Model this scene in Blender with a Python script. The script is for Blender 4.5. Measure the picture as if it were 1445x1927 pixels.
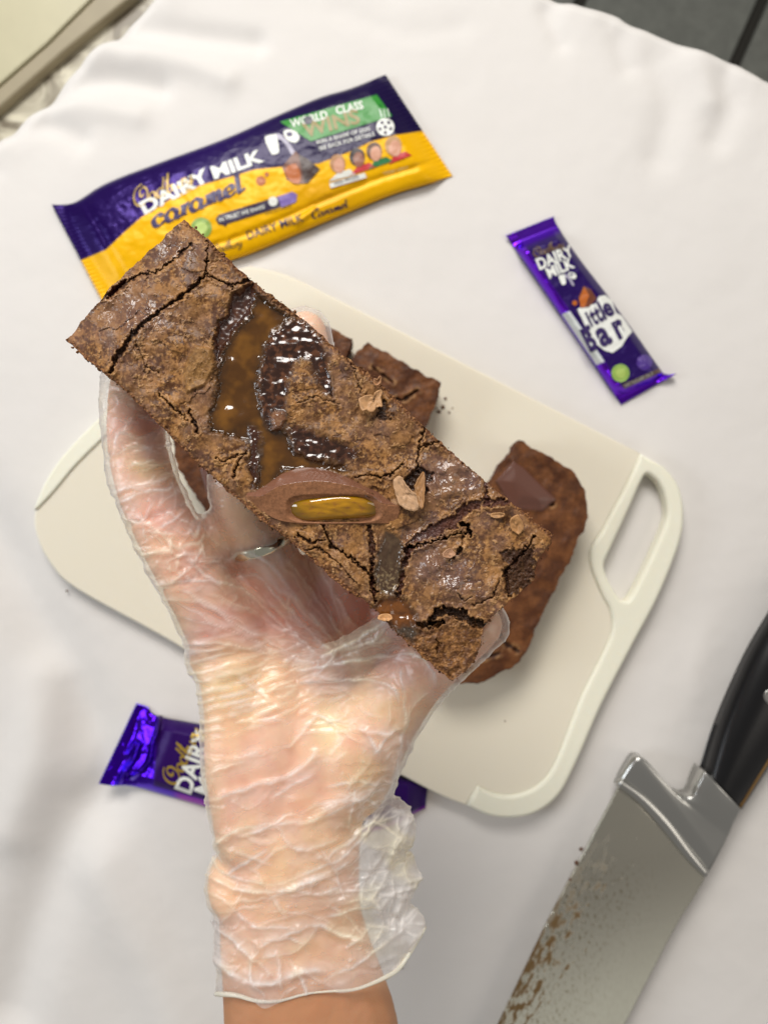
import bpy, math, random
import numpy as np
from mathutils import Vector
C = bpy.context.scene
for o in list(bpy.data.objects): bpy.data.objects.remove(o)
col = C.collection
# ------------------------------------------------------------------ camera
H = 0.42                      # camera height above the cloth, metres
S = 1391.0
cd = bpy.data.cameras.new('camera'); cam = bpy.data.objects.new('camera', cd); col.objects.link(cam)
cam.location = (0, 0, H); cam.rotation_euler = (0, 0, 0)
cd.sensor_fit = 'VERTICAL'; cd.sensor_height = 36.0; cd.sensor_width = 27.0; cd.lens = 36.0*S/1927.0
cd.clip_start = 0.01; cd.clip_end = 20
cd.dof.use_dof = True; cd.dof.focus_distance = H-0.207; cd.dof.aperture_fstop = 13.0
C.camera = cam
# ------------------------------------------------------------------ light
w = bpy.data.worlds.new('World'); C.world = w; w.use_nodes = True
w.node_tree.nodes['Background'].inputs[0].default_value = (1.0, 0.955, 0.90, 1)
w.node_tree.nodes['Background'].inputs[1].default_value = 0.225
def area(name, loc, target, sx, sy, power, colr):
    ld = bpy.data.lights.new(name, 'AREA'); ld.shape = 'RECTANGLE'; ld.size = sx; ld.size_y = sy
    ld.energy = power; ld.color = colr
    o = bpy.data.objects.new(name, ld); col.objects.link(o); o.location = loc
    o.rotation_euler = (Vector(target)-Vector(loc)).to_track_quat('-Z', 'Y').to_euler()
    return o
area('window_light', (-0.22, 1.0, 1.05), (0, 0, 0.1), 0.7, 0.55, 20.5, (1.0, 0.965, 0.915))
area('side_window_light', (-1.25, -0.05, 0.75), (0, 0, 0.05), 0.5, 0.5, 6.0, (0.86, 0.93, 1.0))
area('room_light', (1.2, -0.2, 1.1), (0, 0, 0.1), 0.8, 0.8, 3.4, (1.0, 0.92, 0.82))
C.view_settings.view_transform = 'Standard'; C.view_settings.look = 'None'
C.view_settings.exposure = 0.0; C.view_settings.gamma = 1.0
C.cycles.max_bounces = 10; C.cycles.transparent_max_bounces = 16
C.cycles.diffuse_bounces = 4; C.cycles.glossy_bounces = 3; C.cycles.transmission_bounces = 6
# ------------------------------------------------------------------ helpers
def P(px, py, z):
    k = (H-z)/S
    return ((px-722.5)*k, -(py-963.5)*k, z)
def mm(z): return (H-z)/S      # metres per photo pixel at height z
def lin(r, g, b):
    f = lambda c: (c/255/12.92) if c/255 <= .04045 else ((c/255+.055)/1.055)**2.4
    return (f(r), f(g), f(b))
M32 = np.uint32
def _h(ix, iy, seed):
    with np.errstate(over='ignore'):
        h = ix.astype(np.int64).astype(M32)*M32(374761393) + iy.astype(np.int64).astype(M32)*M32(668265263) + M32(seed*2654435761 % 4294967296)
        h = (h ^ (h >> M32(13)))*M32(1274126177); h = h ^ (h >> M32(16))
        h = (h*M32(2246822519)) ^ (h >> M32(15))
    return (h & M32(0xFFFFFF)).astype(np.float64)/16777215.0
def pn(x, y, seed=0):
    x0 = np.floor(x); y0 = np.floor(y); fx = x-x0; fy = y-y0
    u = fx*fx*fx*(fx*(fx*6-15)+10); v = fy*fy*fy*(fy*(fy*6-15)+10)
    def g(ix, iy, dx, dy):
        a = _h(ix, iy, seed)*2*np.pi
        return np.cos(a)*dx+np.sin(a)*dy
    a = g(x0, y0, fx, fy); b = g(x0+1, y0, fx-1, fy); c = g(x0, y0+1, fx, fy-1); d = g(x0+1, y0+1, fx-1, fy-1)
    return (a+(b-a)*u+(c-a)*v+(a-b-c+d)*u*v)*1.5
def fbm(x, y, o=4, seed=0, gain=.5, lac=2.03):
    s = 0; a = 1; t = 0
    for i in range(o):
        s = s+a*pn(x, y, seed+i*17); t += a; a *= gain; x = x*lac+3.7; y = y*lac+1.3
    return s/t
def ridge(x, y, o=3, seed=0):
    s = 0; a = 1; t = 0
    for i in range(o):
        s = s+a*(1-np.minimum(np.abs(pn(x, y, seed+i*31))*2.4, 1)); t += a; a *= .5; x = x*2.1+5.1; y = y*2.1+.7
    return s/t
def worley(x, y, seed=0):
    ix = np.floor(x); iy = np.floor(y); f1 = np.full(x.shape, 9.); f2 = f1.copy(); cid = np.zeros(x.shape)
    for dx in (-1, 0, 1):
        for dy in (-1, 0, 1):
            a = _h(ix+dx, iy+dy, seed); b = _h(ix+dx, iy+dy, seed+7)
            d = np.hypot(ix+dx+a-x, iy+dy+b-y); m = d < f1
            f2 = np.where(m, f1, np.minimum(f2, d)); f1 = np.where(m, d, f1); cid = np.where(m, _h(ix+dx, iy+dy, seed+3), cid)
    return f1, f2, cid
def ss(a, b, x):
    t = np.clip((x-a)/(b-a), 0, 1); return t*t*(3-2*t)
def dline(X, Y, pts, r=None, closed=False):
    pts = list(pts); n = len(pts); best = np.full(X.shape, 1e9)
    if r is None: r = [0]*n
    elif not hasattr(r, '__len__'): r = [r]*n
    for i in range(n if closed else n-1):
        x0, y0 = pts[i][:2]; x1, y1 = pts[(i+1) % n][:2]; dx = x1-x0; dy = y1-y0; L = dx*dx+dy*dy+1e-9
        t = np.clip(((X-x0)*dx+(Y-y0)*dy)/L, 0, 1)
        best = np.minimum(best, np.hypot(X-x0-t*dx, Y-y0-t*dy)-(r[i]+(r[(i+1) % n]-r[i])*t))
    return best
def dsigned(X, Y, pts):
    best = np.full(X.shape, 1e9); sg = np.ones(X.shape)
    for i in range(len(pts)-1):
        x0, y0 = pts[i][:2]; x1, y1 = pts[i+1][:2]; dx = x1-x0; dy = y1-y0; L = dx*dx+dy*dy+1e-9
        t = np.clip(((X-x0)*dx+(Y-y0)*dy)/L, 0, 1); d = np.hypot(X-x0-t*dx, Y-y0-t*dy); m = d < best
        best = np.where(m, d, best); sg = np.where(m, np.sign(dx*(Y-y0)-dy*(X-x0)), sg)
    return best*sg
def sdf(X, Y, poly):
    d = dline(X, Y, poly, closed=True); ins = np.zeros(X.shape, bool); n = len(poly)
    for i in range(n):
        x0, y0 = poly[i][:2]; x1, y1 = poly[(i+1) % n][:2]
        if y0 == y1: continue
        ins ^= ((y0 > Y) != (y1 > Y)) & (X < (x1-x0)*(Y-y0)/(y1-y0)+x0)
    return np.where(ins, -d, d)
def catmull(pts, k=8, closed=False):
    pts = [np.array(p, float) for p in pts]; n = len(pts); out = []
    for i in range(n if closed else n-1):
        if closed: a, b, c, d = pts[(i-1) % n], pts[i], pts[(i+1) % n], pts[(i+2) % n]
        else: a, b, c, d = pts[max(i-1, 0)], pts[i], pts[i+1], pts[min(i+2, n-1)]
        for j in range(k):
            t = j/k; out.append(.5*((2*b)+(-a+c)*t+(2*a-5*b+4*c-d)*t*t+(-a+3*b-3*c+d)*t**3))
    if not closed: out.append(pts[-1])
    return out
def resample(pts, n):
    p = np.array(pts, float); s = np.r_[0, np.cumsum(np.hypot(*(np.diff(p[:, :2], axis=0).T)))]
    t = np.linspace(0, s[-1], n); return np.stack([np.interp(t, s, p[:, i]) for i in range(p.shape[1])], 1)
def mesh(name, V, F, mat=None, parent=None, attrs=None, smooth=True):
    me = bpy.data.meshes.new(name)
    V = np.asarray(V, dtype=np.float32).reshape(-1, 3)
    if isinstance(F, np.ndarray):
        k = F.shape[1]; me.vertices.add(len(V)); me.vertices.foreach_set('co', V.ravel())
        me.loops.add(F.size); me.loops.foreach_set('vertex_index', F.astype(np.int32).ravel())
        me.polygons.add(len(F)); me.polygons.foreach_set('loop_start', np.arange(0, F.size, k, dtype=np.int32))
        me.update(calc_edges=True)
    else: me.from_pydata(V.tolist(), [], [tuple(f) for f in F]); me.update()
    me.validate()
    if smooth: me.polygons.foreach_set('use_smooth', [True]*len(me.polygons))
    for k_, a in (attrs or {}).items(): setattr_(me, k_, a)
    o = bpy.data.objects.new(name, me); col.objects.link(o)
    if mat: me.materials.append(mat)
    if parent: o.parent = parent
    return o
def setattr_(me, k_, a):
    a = np.asarray(a, dtype=np.float32)
    if a.ndim == 2:
        if a.shape[1] == 3: a = np.c_[a, np.ones(len(a), dtype=np.float32)]
        at = me.attributes.new(k_, 'FLOAT_COLOR', 'POINT'); at.data.foreach_set('color', a.ravel())
    else:
        at = me.attributes.new(k_, 'FLOAT', 'POINT'); at.data.foreach_set('value', a.ravel())
def gridF(nu, nv, closed_v=False, base=0):
    i = np.arange(nu-1)[:, None]; j = np.arange(nv if closed_v else nv-1)[None, :]; j2 = (j+1) % nv
    return np.stack([(i*nv+j), ((i+1)*nv+j), ((i+1)*nv+j2), (i*nv+j2)], -1).reshape(-1, 4)+base
def PX(X, Y, Z):
    k = (H-Z)/S; return np.stack([(X-722.5)*k, -(Y-963.5)*k, Z+0*X], -1)
def mixc(a, b, t):
    a = np.asarray(a, float); b = np.asarray(b, float); return a*(1-t[..., None])+b*t[..., None]
def tag(o, label=None, cat=None, group=None, kind=None):
    if label: o['label'] = label
    if cat: o['category'] = cat
    if group: o['group'] = group
    if kind: o['kind'] = kind
    return o
def empty(name, loc, label, cat, group=None):
    o = bpy.data.objects.new(name, None); col.objects.link(o); o.location = loc; o.empty_display_size = .01
    bpy.context.view_layer.update()
    return tag(o, label, cat, group)
def adopt(root):
    bpy.context.view_layer.update()
    for ch in [c for c in bpy.data.objects if c.parent == root]:
        ch.matrix_parent_inverse = root.matrix_world.inverted()
# ------------------------------------------------------------------ materials
def mat(name):
    m = bpy.data.materials.new(name); m.use_nodes = True; nt = m.node_tree
    return m, nt, nt.nodes['Principled BSDF']
def N(nt, t, **k):
    n = nt.nodes.new(t)
    for a, b in k.items():
        if a.startswith('i_'): n.inputs[int(a[2:]) if a[2:].isdigit() else a[2:].replace('_', ' ')].default_value = b
        else: setattr(n, a, b)
    return n
def simple(name, colr, rough=.5, metal=0, coat=0, bump=None, var=0, spec=.5, sub=0, bscale=.0003, trans=0):
    m, nt, b = mat(name); L = nt.links
    b.inputs['Base Color'].default_value = (*colr, 1); b.inputs['Roughness'].default_value = rough
    b.inputs['Metallic'].default_value = metal; b.inputs['Coat Weight'].default_value = coat; b.inputs['Specular IOR Level'].default_value = spec
    if sub: b.inputs['Subsurface Weight'].default_value = sub; b.inputs['Subsurface Radius'].default_value = (1, .8, .6); b.inputs['Subsurface Scale'].default_value = .004
    g = N(nt, 'ShaderNodeNewGeometry')
    if bump:
        n = N(nt, 'ShaderNodeTexNoise', i_Scale=bump, i_Detail=4.0); bp = N(nt, 'ShaderNodeBump', i_Strength=.6, i_Distance=bscale)
        L.new(g.outputs['Position'], n.inputs['Vector']); L.new(n.outputs['Fac'], bp.inputs['Height']); L.new(bp.outputs[0], b.inputs['Normal'])
    if var:
        n = N(nt, 'ShaderNodeTexNoise', i_Scale=60.0, i_Detail=5.0); r = N(nt, 'ShaderNodeMapRange', i_1=.3, i_2=.7, i_3=1-var, i_4=1+var)
        L.new(g.outputs['Position'], n.inputs['Vector']); L.new(n.outputs['Fac'], r.inputs[0])
        v = N(nt, 'ShaderNodeVectorMath', operation='SCALE'); v.inputs[0].default_value = colr; L.new(r.outputs[0], v.inputs['Scale']); L.new(v.outputs[0], b.inputs['Base Color'])
    return m
def vcol(name, rough=.5, metal=0, bump=None, bscale=.0003, spec=.5, coat=0, ra=False):
    m = simple(name, (1, 1, 1), rough, metal, coat, bump, 0, spec, bscale=bscale); nt = m.node_tree; b = nt.nodes['Principled BSDF']
    a = N(nt, 'ShaderNodeAttribute', attribute_name='colr'); nt.links.new(a.outputs['Color'], b.inputs['Base Color'])
    if ra: a = N(nt, 'ShaderNodeAttribute', attribute_name='rough'); nt.links.new(a.outputs['Fac'], b.inputs['Roughness'])
    return m
# ================================================================== table and surroundings
def cloth():
    nu, nv = 420, 420
    X, Y = np.meshgrid(np.linspace(-130, 1620, nu), np.linspace(-120, 2060, nv), indexing='ij')
    # table outline (photo pixels on the cloth plane): straight left edge, rounded far corner, right edge
    out = catmull([(-900, 1050), (-300, 530), (0, 268), (150, 124), (272, 12), (420, -105), (620, -160), (850, -95), (1060, 0), (1240, 60), (1445, 148), (1900, 330), (2400, 560)], 8)
    poly = out+[np.array((2600, 3000)), np.array((-900, 3000))]
    d = sdf(X, Y, poly)
    # rumples on the table; the lower-left swells are shaped to imitate soft cast shadows
    z = 0.0012*fbm(X/260, Y/260, 3, 5)
    for pts, r, h in [([(1235, 120), (1262, 190), (1240, 290)], 34, -.0026), ([(1150, 45), (1180, 120)], 24, -.0022), ([(1310, 110), (1330, 190)], 26, .0020),
                      ([(1370, 140), (1375, 200), (1350, 260)], 26, -.0022), ([(1030, 20), (1055, 80)], 20, -.0018),
                      ([(220, 52), (330, 60), (480, 80)], 24, -.0034), ([(190, 95), (330, 115), (430, 150)], 26, .0030), ([(90, 180), (160, 155), (220, 150), (300, 165)], 24, -.0034), ([(20, 240), (90, 235), (150, 260)], 24, -.0026), ([(60, 210), (150, 200), (260, 220)], 24, .0022),
                      ([(640, 20), (760, 60), (860, 50)], 24, -.0008), ([(-60, 950), (40, 1120), (170, 1380), (200, 1480)], 60, -.0085), ([(90, 1280), (70, 1420), (20, 1560)], 50, .0050), ([(150, 1540), (70, 1720), (20, 1900)], 60, -.0080), ([(190, 1640), (280, 1800), (330, 1927)], 60, .0060), ([(260, 1420), (380, 1620)], 60, .0015), ([(1330, 1180), (1300, 1300)], 25, .0006)]:
        z = z+h*np.exp(-(np.maximum(dline(X, Y, catmull(pts, 6)), 0)/r)**2)
    s = X*.75-Y*.66; s2 = X*.93+Y*.37
    fold = np.where(X < 600, np.sin(s/34+2*fbm(s/90, Y/400, 2, 8)), np.sin(s2/40+2*fbm(s2/90, Y/500, 2, 9)))
    lead = ss(-70, 0, d)
    z = z+lead*fold*.0016
    dd = np.maximum(d+14, 0)*mm(0)
    z = z-np.minimum(dd*dd*60+dd*.4, .30)+np.minimum(dd/.02, 1)*fold*.002
    z = z+.0004*fbm(X/30, Y/30, 3, 3)*.4
    V = PX(X, Y, z)
    # hanging part keeps its plan position: sheets a little outwards only
    V[..., 0] = (X-722.5)*mm(0); V[..., 1] = -(Y-963.5)*mm(0)
    keep = d < 130
    idx = gridF(nu, nv); k = keep.ravel(); F = idx[k[idx].all(1)]
    m, nt, b = mat('white_cotton'); L = nt.links
    b.inputs['Base Color'].default_value = (.71, .685, .66, 1); b.inputs['Roughness'].default_value = .75; b.inputs['Specular IOR Level'].default_value = .25
    b.inputs['Sheen Weight'].default_value = .15
    g = N(nt, 'ShaderNodeNewGeometry'); mp = N(nt, 'ShaderNodeMapping', i_Rotation=(0, 0, .35)); L.new(g.outputs['Position'], mp.inputs[0])
    w1 = N(nt, 'ShaderNodeTexWave', i_Scale=330.0, i_Distortion=1.2, i_Detail=1.0); w2 = N(nt, 'ShaderNodeTexWave', bands_direction='Y', i_Scale=330.0, i_Distortion=1.2, i_Detail=1.0)
    L.new(mp.outputs[0], w1.inputs[0]); L.new(mp.outputs[0], w2.inputs[0]); ad = N(nt, 'ShaderNodeMath', operation='ADD'); L.new(w1.outputs['Fac'], ad.inputs[0]); L.new(w2.outputs['Fac'], ad.inputs[1])
    n = N(nt, 'ShaderNodeTexNoise', i_Scale=900.0, i_Detail=3.0); L.new(g.outputs['Position'], n.inputs['Vector']); ad2 = N(nt, 'ShaderNodeMath', operation='ADD'); L.new(ad.outputs[0], ad2.inputs[0]); L.new(n.outputs['Fac'], ad2.inputs[1])
    bp = N(nt, 'ShaderNodeBump', i_Strength=.35, i_Distance=.00008); L.new(ad2.outputs[0], bp.inputs['Height']); L.new(bp.outputs[0], b.inputs['Normal'])
    o = mesh('tablecloth', V.reshape(-1, 3)[:, :], F, m)
    o.data.flip_normals()
    return tag(o, 'white cotton tablecloth with soft rumples covering the whole table', 'tablecloth')
cloth()
def box(name, x0, x1, y0, y1, z0, z1, m, parent=None, rot=0, cen=(0, 0), bev=.002):
    V = np.array([(x, y, z) for x in (x0, x1) for y in (y0, y1) for z in (z0, z1)], float)
    c, s = math.cos(rot), math.sin(rot); V[:, :2] = V[:, :2]@np.array([[c, s], [-s, c]])+np.array(cen)
    o = mesh(name, V, [(0, 1, 3, 2), (4, 6, 7, 5), (0, 4, 5, 1), (2, 3, 7, 6), (0, 2, 6, 4), (1, 5, 7, 3)], m, parent, smooth=False)
    if bev:
        b = o.modifiers.new('bevel', 'BEVEL'); b.width = bev; b.segments = 3
    return o
# floor of dark grey boards below the table (top right of the photo)
fm = simple('grey_floor_board', lin(110, 112, 106), .45, var=.12, bump=300)
fl = tag(mesh('floor', [(-3, -3, -.752), (3, -3, -.752), (3, 3, -.752), (-3, 3, -.752)], [(0, 1, 2, 3)], simple('dark_joint', lin(38, 36, 30), .8), smooth=False), kind='structure')
kz = mm(-.75); ang = math.radians(66)
cx, cy = (1425-722.5)*kz, (963.5-20)*kz
for i in range(-4, 7):
    wdt = .262
    box('floor_board', -1.4, 1.6, (i)*wdt+.009, (i+1)*wdt-.009, -.76, -.742, fm, fl, rot=ang, cen=(cx, cy), bev=.003)
# window ledge beyond the left edge of the table: pale sill, grey frame strip, marbled slab
def slab(name, pts, z0, z1, m, bev=.002):
    n = len(pts); V = [P(x, y, z1) for x, y in pts]; V += [(a, b, z0) for a, b, c in V]
    F = [tuple(range(n))[::-1], tuple(range(n, 2*n))]+[(i, (i+1) % n, n+(i+1) % n, n+i) for i in range(n)]
    o = mesh(name, V, F, m, smooth=False); b = o.modifiers.new('bevel', 'BEVEL'); b.width = bev; b.segments = 3
    return o
m, nt, b = mat('marbled_stone'); g = N(nt, 'ShaderNodeNewGeometry')
n1 = N(nt, 'ShaderNodeTexNoise', i_Scale=34.0, i_Detail=4.0, i_Distortion=1.2); cr = N(nt, 'ShaderNodeValToRGB'); nt.links.new(g.outputs['Position'], n1.inputs['Vector'])
cr.color_ramp.elements[0].position = .36; cr.color_ramp.elements[0].color = (*lin(112, 102, 84), 1); cr.color_ramp.elements[1].position = .60; cr.color_ramp.elements[1].color = (*lin(205, 198, 176), 1)
nt.links.new(n1.outputs['Fac'], cr.inputs[0]); nt.links.new(cr.outputs[0], b.inputs['Base Color']); b.inputs['Roughness'].default_value = .35
tag(slab('marble_ledge', [(-400, 560), (-400, 470), (-4, 208), (120, 100), (245, 0), (420, -140), (600, -140), (400, 120), (0, 420)], -.13, -.10, m), 'mottled cream and brown marble ledge past the left table edge', 'ledge')
tag(slab('frame_strip', [(-400, 465), (-400, 370), (-4, 166), (90, 84), (185, -12), (330, -150), (415, -145), (241, -3), (118, 97), (-4, 204)], -.13, -.092, simple('grey_brown_paint', lin(152, 141, 116), .5, var=.05)), 'narrow grey brown frame strip between marble ledge and pale panel', 'frame')
tag(slab('pale_panel', [(-400, 365), (-400, -150), (325, -150), (183, -14), (88, 82), (-4, 162)], -.13, -.096, simple('pale_cream_paint', lin(184, 178, 148), .4, var=.03)), 'pale cream smooth panel in the far left corner', 'panel')
# ================================================================== cutting board
def shape(name, loops, z, th, bev, m, parent=None, res=2):
    cu = bpy.data.curves.new(name, 'CURVE'); cu.dimensions = '2D'; cu.fill_mode = 'BOTH'
    for lp in loops:
        sp = cu.splines.new('POLY'); sp.points.add(len(lp)-1); sp.use_cyclic_u = True
        for q, p in zip(sp.points, lp):
            v = P(p[0], p[1], z); q.co = (v[0], v[1], 0, 1)
    cu.extrude = th/2-bev; cu.bevel_depth = bev; cu.bevel_resolution = res; cu.offset = -bev
    t = bpy.data.objects.new('t', cu); col.objects.link(t); t.location.z = z-th/2
    bpy.context.view_layer.update()
    me = bpy.data.meshes.new_from_object(t.evaluated_get(bpy.context.evaluated_depsgraph_get()))
    me.transform(t.matrix_world); bpy.data.objects.remove(t)
    me.name = name; o = bpy.data.objects.new(name, me); col.objects.link(o); me.materials.clear(); me.materials.append(m)
    if parent: o.parent = parent
    return o
rim_in = [(1206, 853), (1188, 893), (1170, 930), (1150, 966), (1133, 999), (1117, 1022), (1110, 1042), (1113, 1071), (1133, 1120), (1148, 1148), (1152, 1185), (1133, 1233), (1093, 1314), (1052, 1420), (1030, 1461), (1000, 1486), (963, 1497), (931, 1494), (899, 1480)]
rim_out = [(878, 1517), (923, 1537), (971, 1540), (1012, 1529), (1052, 1497), (1085, 1436), (1133, 1327), (1194, 1209), (1239, 1124), (1279, 1023), (1287, 962), (1277, 914), (1252, 879)]
hole = catmull([(1214, 894), (1222, 893), (1238, 906), (1250, 930), (1256, 962), (1250, 990), (1227, 1043), (1198, 1104), (1184, 1127), (1176, 1130), (1164, 1124), (1145, 1092), (1137, 1063), (1150, 1031), (1182, 962), (1204, 912)], 4, True)
rim = catmull(rim_in, 5)+catmull(rim_out, 5)
brd = catmull([(470, 500), (540, 517), (640, 565), (900, 697), (1206, 853)], 6)+catmull(rim_in[1:], 4)+catmull([(878, 1517), (790, 1478), (500, 1320), (330, 1212), (150, 1112), (96, 1062), (68, 1005), (66, 960), (80, 918)], 6)+catmull([(80, 918), (120, 866), (190, 793), (300, 680), (390, 560), (432, 510)], 6)
bd = empty('cutting_board', P(680, 1000, 0), 'pale cream plastic cutting board with greenish grip rim and looped handle', 'cutting board')
bm_, nt, b = mat('milky_plastic'); b.inputs['Base Color'].default_value = (*lin(226, 219, 201), 1); b.inputs['Roughness'].default_value = .38
b.inputs['Subsurface Weight'].default_value = .25; b.inputs['Subsurface Radius'].default_value = (1, .9, .7); b.inputs['Subsurface Scale'].default_value = .004
n = N(nt, 'ShaderNodeTexNoise', i_Scale=700.0, i_Detail=2.0); g = N(nt, 'ShaderNodeNewGeometry'); nt.links.new(g.outputs['Position'], n.inputs['Vector']); bp = N(nt, 'ShaderNodeBump', i_Strength=.3, i_Distance=.0001); nt.links.new(n.outputs['Fac'], bp.inputs['Height']); nt.links.new(bp.outputs[0], b.inputs['Normal'])
shape('board', [brd], .009, .007, .0012, bm_, bd)
rm = simple('soft_rim', lin(232, 230, 212), .5, bump=500, sub=.2)
o = shape('grip_rim', [rim, hole], .011, .0105, .0022, rm, bd, 4)
lr = catmull([(372, 575), (300, 672), (190, 782), (121, 854), (84, 909), (63, 960)], 5)+catmull([(70, 958), (101, 925), (141, 877), (190, 828), (300, 720), (392, 600)], 5)
tag(shape('edge_strip', [lr], .0105, .0095, .0012, rm, bd, 3), 'narrow greenish grip strip along the left end')
adopt(bd)
# ================================================================== knife
kn = empty('kitchen_knife', P(1300, 1650, 0), 'chef knife with smeared steel blade, steel bolster and black riveted handle', 'knife')
def smear_mat():
    m, nt, b = mat('smeared_steel'); L = nt.links
    a = N(nt, 'ShaderNodeAttribute', attribute_name='colr'); L.new(a.outputs['Color'], b.inputs['Base Color'])
    a2 = N(nt, 'ShaderNodeAttribute', attribute_name='metal'); L.new(a2.outputs['Fac'], b.inputs['Metallic'])
    a3 = N(nt, 'ShaderNodeAttribute', attribute_name='rough'); L.new(a3.outputs['Fac'], b.inputs['Roughness'])
    g = N(nt, 'ShaderNodeNewGeometry'); mp = N(nt, 'ShaderNodeMapping', i_Rotation=(0, 0, math.radians(33)), i_Scale=(3000, 60, 1)); L.new(g.outputs['Position'], mp.inputs[0])
    n = N(nt, 'ShaderNodeTexNoise', i_Scale=1.0, i_Detail=2.0); L.new(mp.outputs[0], n.inputs['Vector']); bp = N(nt, 'ShaderNodeBump', i_Strength=.5, i_Distance=.00004); L.new(n.outputs['Fac'], bp.inputs['Height']); L.new(bp.outputs[0], b.inputs['Normal'])
    return m
def patch(name, Lc, Rc, nu, nv, zf, m, parent, attrs=None, thick=.002):
    """surface between two curves; zf(u, v, X, Y) gives the height; closed below"""
    A = resample(Lc, nu); B = resample(Rc, nu); v = np.linspace(0, 1, nv)[None, :]; u = np.linspace(0, 1, nu)[:, None]
    X = A[:, :1]*(1-v)+B[:, :1]*v; Y = A[:, 1:2]*(1-v)+B[:, 1:2]*v
    Z = zf(u+0*v, v+0*u, X, Y); V = PX(X, Y, Z).reshape(-1, 3)
    Vb = V.copy(); Vb[:, 2] = np.minimum(V[:, 2]-1e-4, Z.min()-thick)
    F = gridF(nu, nv); n0 = nu*nv; Fb = F[:, ::-1]+n0
    ring = np.r_[np.arange(nv), np.arange(1, nu)*nv+nv-1, (nu-1)*nv+np.arange(nv-2, -1, -1), np.arange(nu-2, 0, -1)*nv]; r2 = np.roll(ring, -1)
    Fs = np.stack([ring, r2, r2+n0, ring+n0], 1)
    at = {k: np.concatenate([f(X, Y).reshape((-1,)+f(X, Y).shape[2:])]*2) for k, f in (attrs or {}).items()}
    o = mesh(name, np.r_[V, Vb], np.r_[F, Fb, Fs], m, parent, at)
    o.data.flip_normals() if o.data.polygons[len(F)//2].normal.z < 0 else None
    return o
edge = catmull([(1166, 1478), (1126, 1553), (1080, 1640), (1033, 1730), (985, 1830), (940, 1924), (900, 2010)], 8)
spine = catmull([(1328, 1648), (1303, 1692), (1275, 1735), (1222, 1835), (1174, 1927), (1120, 2020)], 8)
def smear(X, Y):
    de = dline(X, Y, edge); along = (Y-1480)/450
    u = X*.86+Y*.5; v = -X*.5+Y*.86
    n = fbm(u/14, v/34, 5, 21); n2 = fbm(u/5, v/16, 4, 31)
    br = ss(.05, .30, n+.5*n2+.36-de/115)*ss(.2, .7, along+.25*n)
    wh = ss(-.15, .3, fbm(u/12, v/44, 5, 41, .65)+along*.9-.5+.3*n2)*ss(30, 70, 190-de)
    return br, wh
def bcol(X, Y):
    br, wh = smear(X, Y); wh = ss(1640, 1950, Y+.25*(X-1100))*(.75+.35*fbm(X/7, Y/14, 4, 43)); c = mixc(lin(196, 192, 178), lin(222, 222, 204), np.clip(wh, 0, 1)*.8); c = mixc(c, np.array(lin(138, 124, 92)), ss(.05, .4, fbm(X/6, Y/11, 5, 47, .7))*ss(200, 40, dline(X, Y, edge))*ss(1580, 1700, Y)*.95); return mixc(c, lin(104, 80, 44), np.clip(br*1.0, 0, 1))  # paler lower blade is steel reflection painted in; the browns are smears
patch('blade', edge, spine, 330, 150, lambda u, v, X, Y: .0125+.0014*ss(0, .25, v)+.0006*ss(.55, .75, v-.1*u), smear_mat(), kn,
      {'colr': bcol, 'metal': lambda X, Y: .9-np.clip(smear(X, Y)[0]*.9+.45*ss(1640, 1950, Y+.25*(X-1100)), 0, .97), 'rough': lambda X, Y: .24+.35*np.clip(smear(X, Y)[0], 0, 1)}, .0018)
stl = simple('brushed_steel', lin(200, 200, 196), .28, 1, bump=600, bscale=.00006)
patch('bolster_lip', catmull([(1172, 1465), (1215, 1495), (1262, 1542), (1303, 1598), (1333, 1638)], 6), catmull([(1161, 1481), (1200, 1512), (1245, 1562), (1290, 1618), (1326, 1654)], 6), 60, 12,
      lambda u, v, X, Y: .0145+.0022*np.sin(np.pi*v)**.8, stl, kn, None, .006)
patch('bolster', catmull([(1168, 1468), (1190, 1434), (1203, 1426), (1222, 1438), (1252, 1478), (1287, 1499), (1305, 1496), (1313, 1478), (1326, 1452)], 6), catmull([(1332, 1642), (1350, 1610), (1370, 1572), (1382, 1545), (1394, 1523)], 6), 70, 40,
      lambda u, v, X, Y: .0135+.0050*np.sin(np.pi*np.clip(v*.86+.09, 0, 1))**.6*ss(0, .35, u+.1)+.004*ss(.55, 1, u), stl, kn, None, .008)
hm = simple('black_handle', (.005, .005, .006), .3, spec=.4)
patch('handle', catmull([(1325, 1451), (1355, 1355), (1404, 1243), (1445, 1170), (1520, 1050)], 6), catmull([(1395, 1524), (1445, 1448), (1500, 1360), (1560, 1270), (1640, 1150)], 6), 80, 40,
      lambda u, v, X, Y: .009+.0135*np.sin(np.pi*np.clip(v*.96+.02, 0, 1))**.5, hm, kn, None, .006)
patch('tang', catmull([(1389, 1520), (1440, 1436), (1500, 1340)], 6), catmull([(1393, 1523), (1444, 1440), (1504, 1344)], 6), 30, 5, lambda u, v, X, Y: .0165+0*u, simple('brass_tang', lin(150, 120, 80), .3, 1), kn, None, .003)
def disc(name, px, py, r, z, h, m, parent, n=28):
    c = P(px, py, z); R = r*mm(z); V = [(c[0], c[1], z+h)]
    for k, (rr, zz) in enumerate([(.55, h*.8), (.9, h*.4), (1, 0), (1, -.003)]):
        V += [(c[0]+R*rr*math.cos(a*2*math.pi/n), c[1]+R*rr*math.sin(a*2*math.pi/n), z+zz) for a in range(n)]
    F = [(0, 1+a, 1+(a+1) % n) for a in range(n)]
    for k in range(3): F += [(1+k*n+a, 1+(k+1)*n+a, 1+(k+1)*n+(a+1) % n, 1+k*n+(a+1) % n) for a in range(n)]
    return mesh(name, V, F, m, parent)
disc('rivet', 1452, 1312, 17, .0222, .0006, stl, kn)
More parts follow.
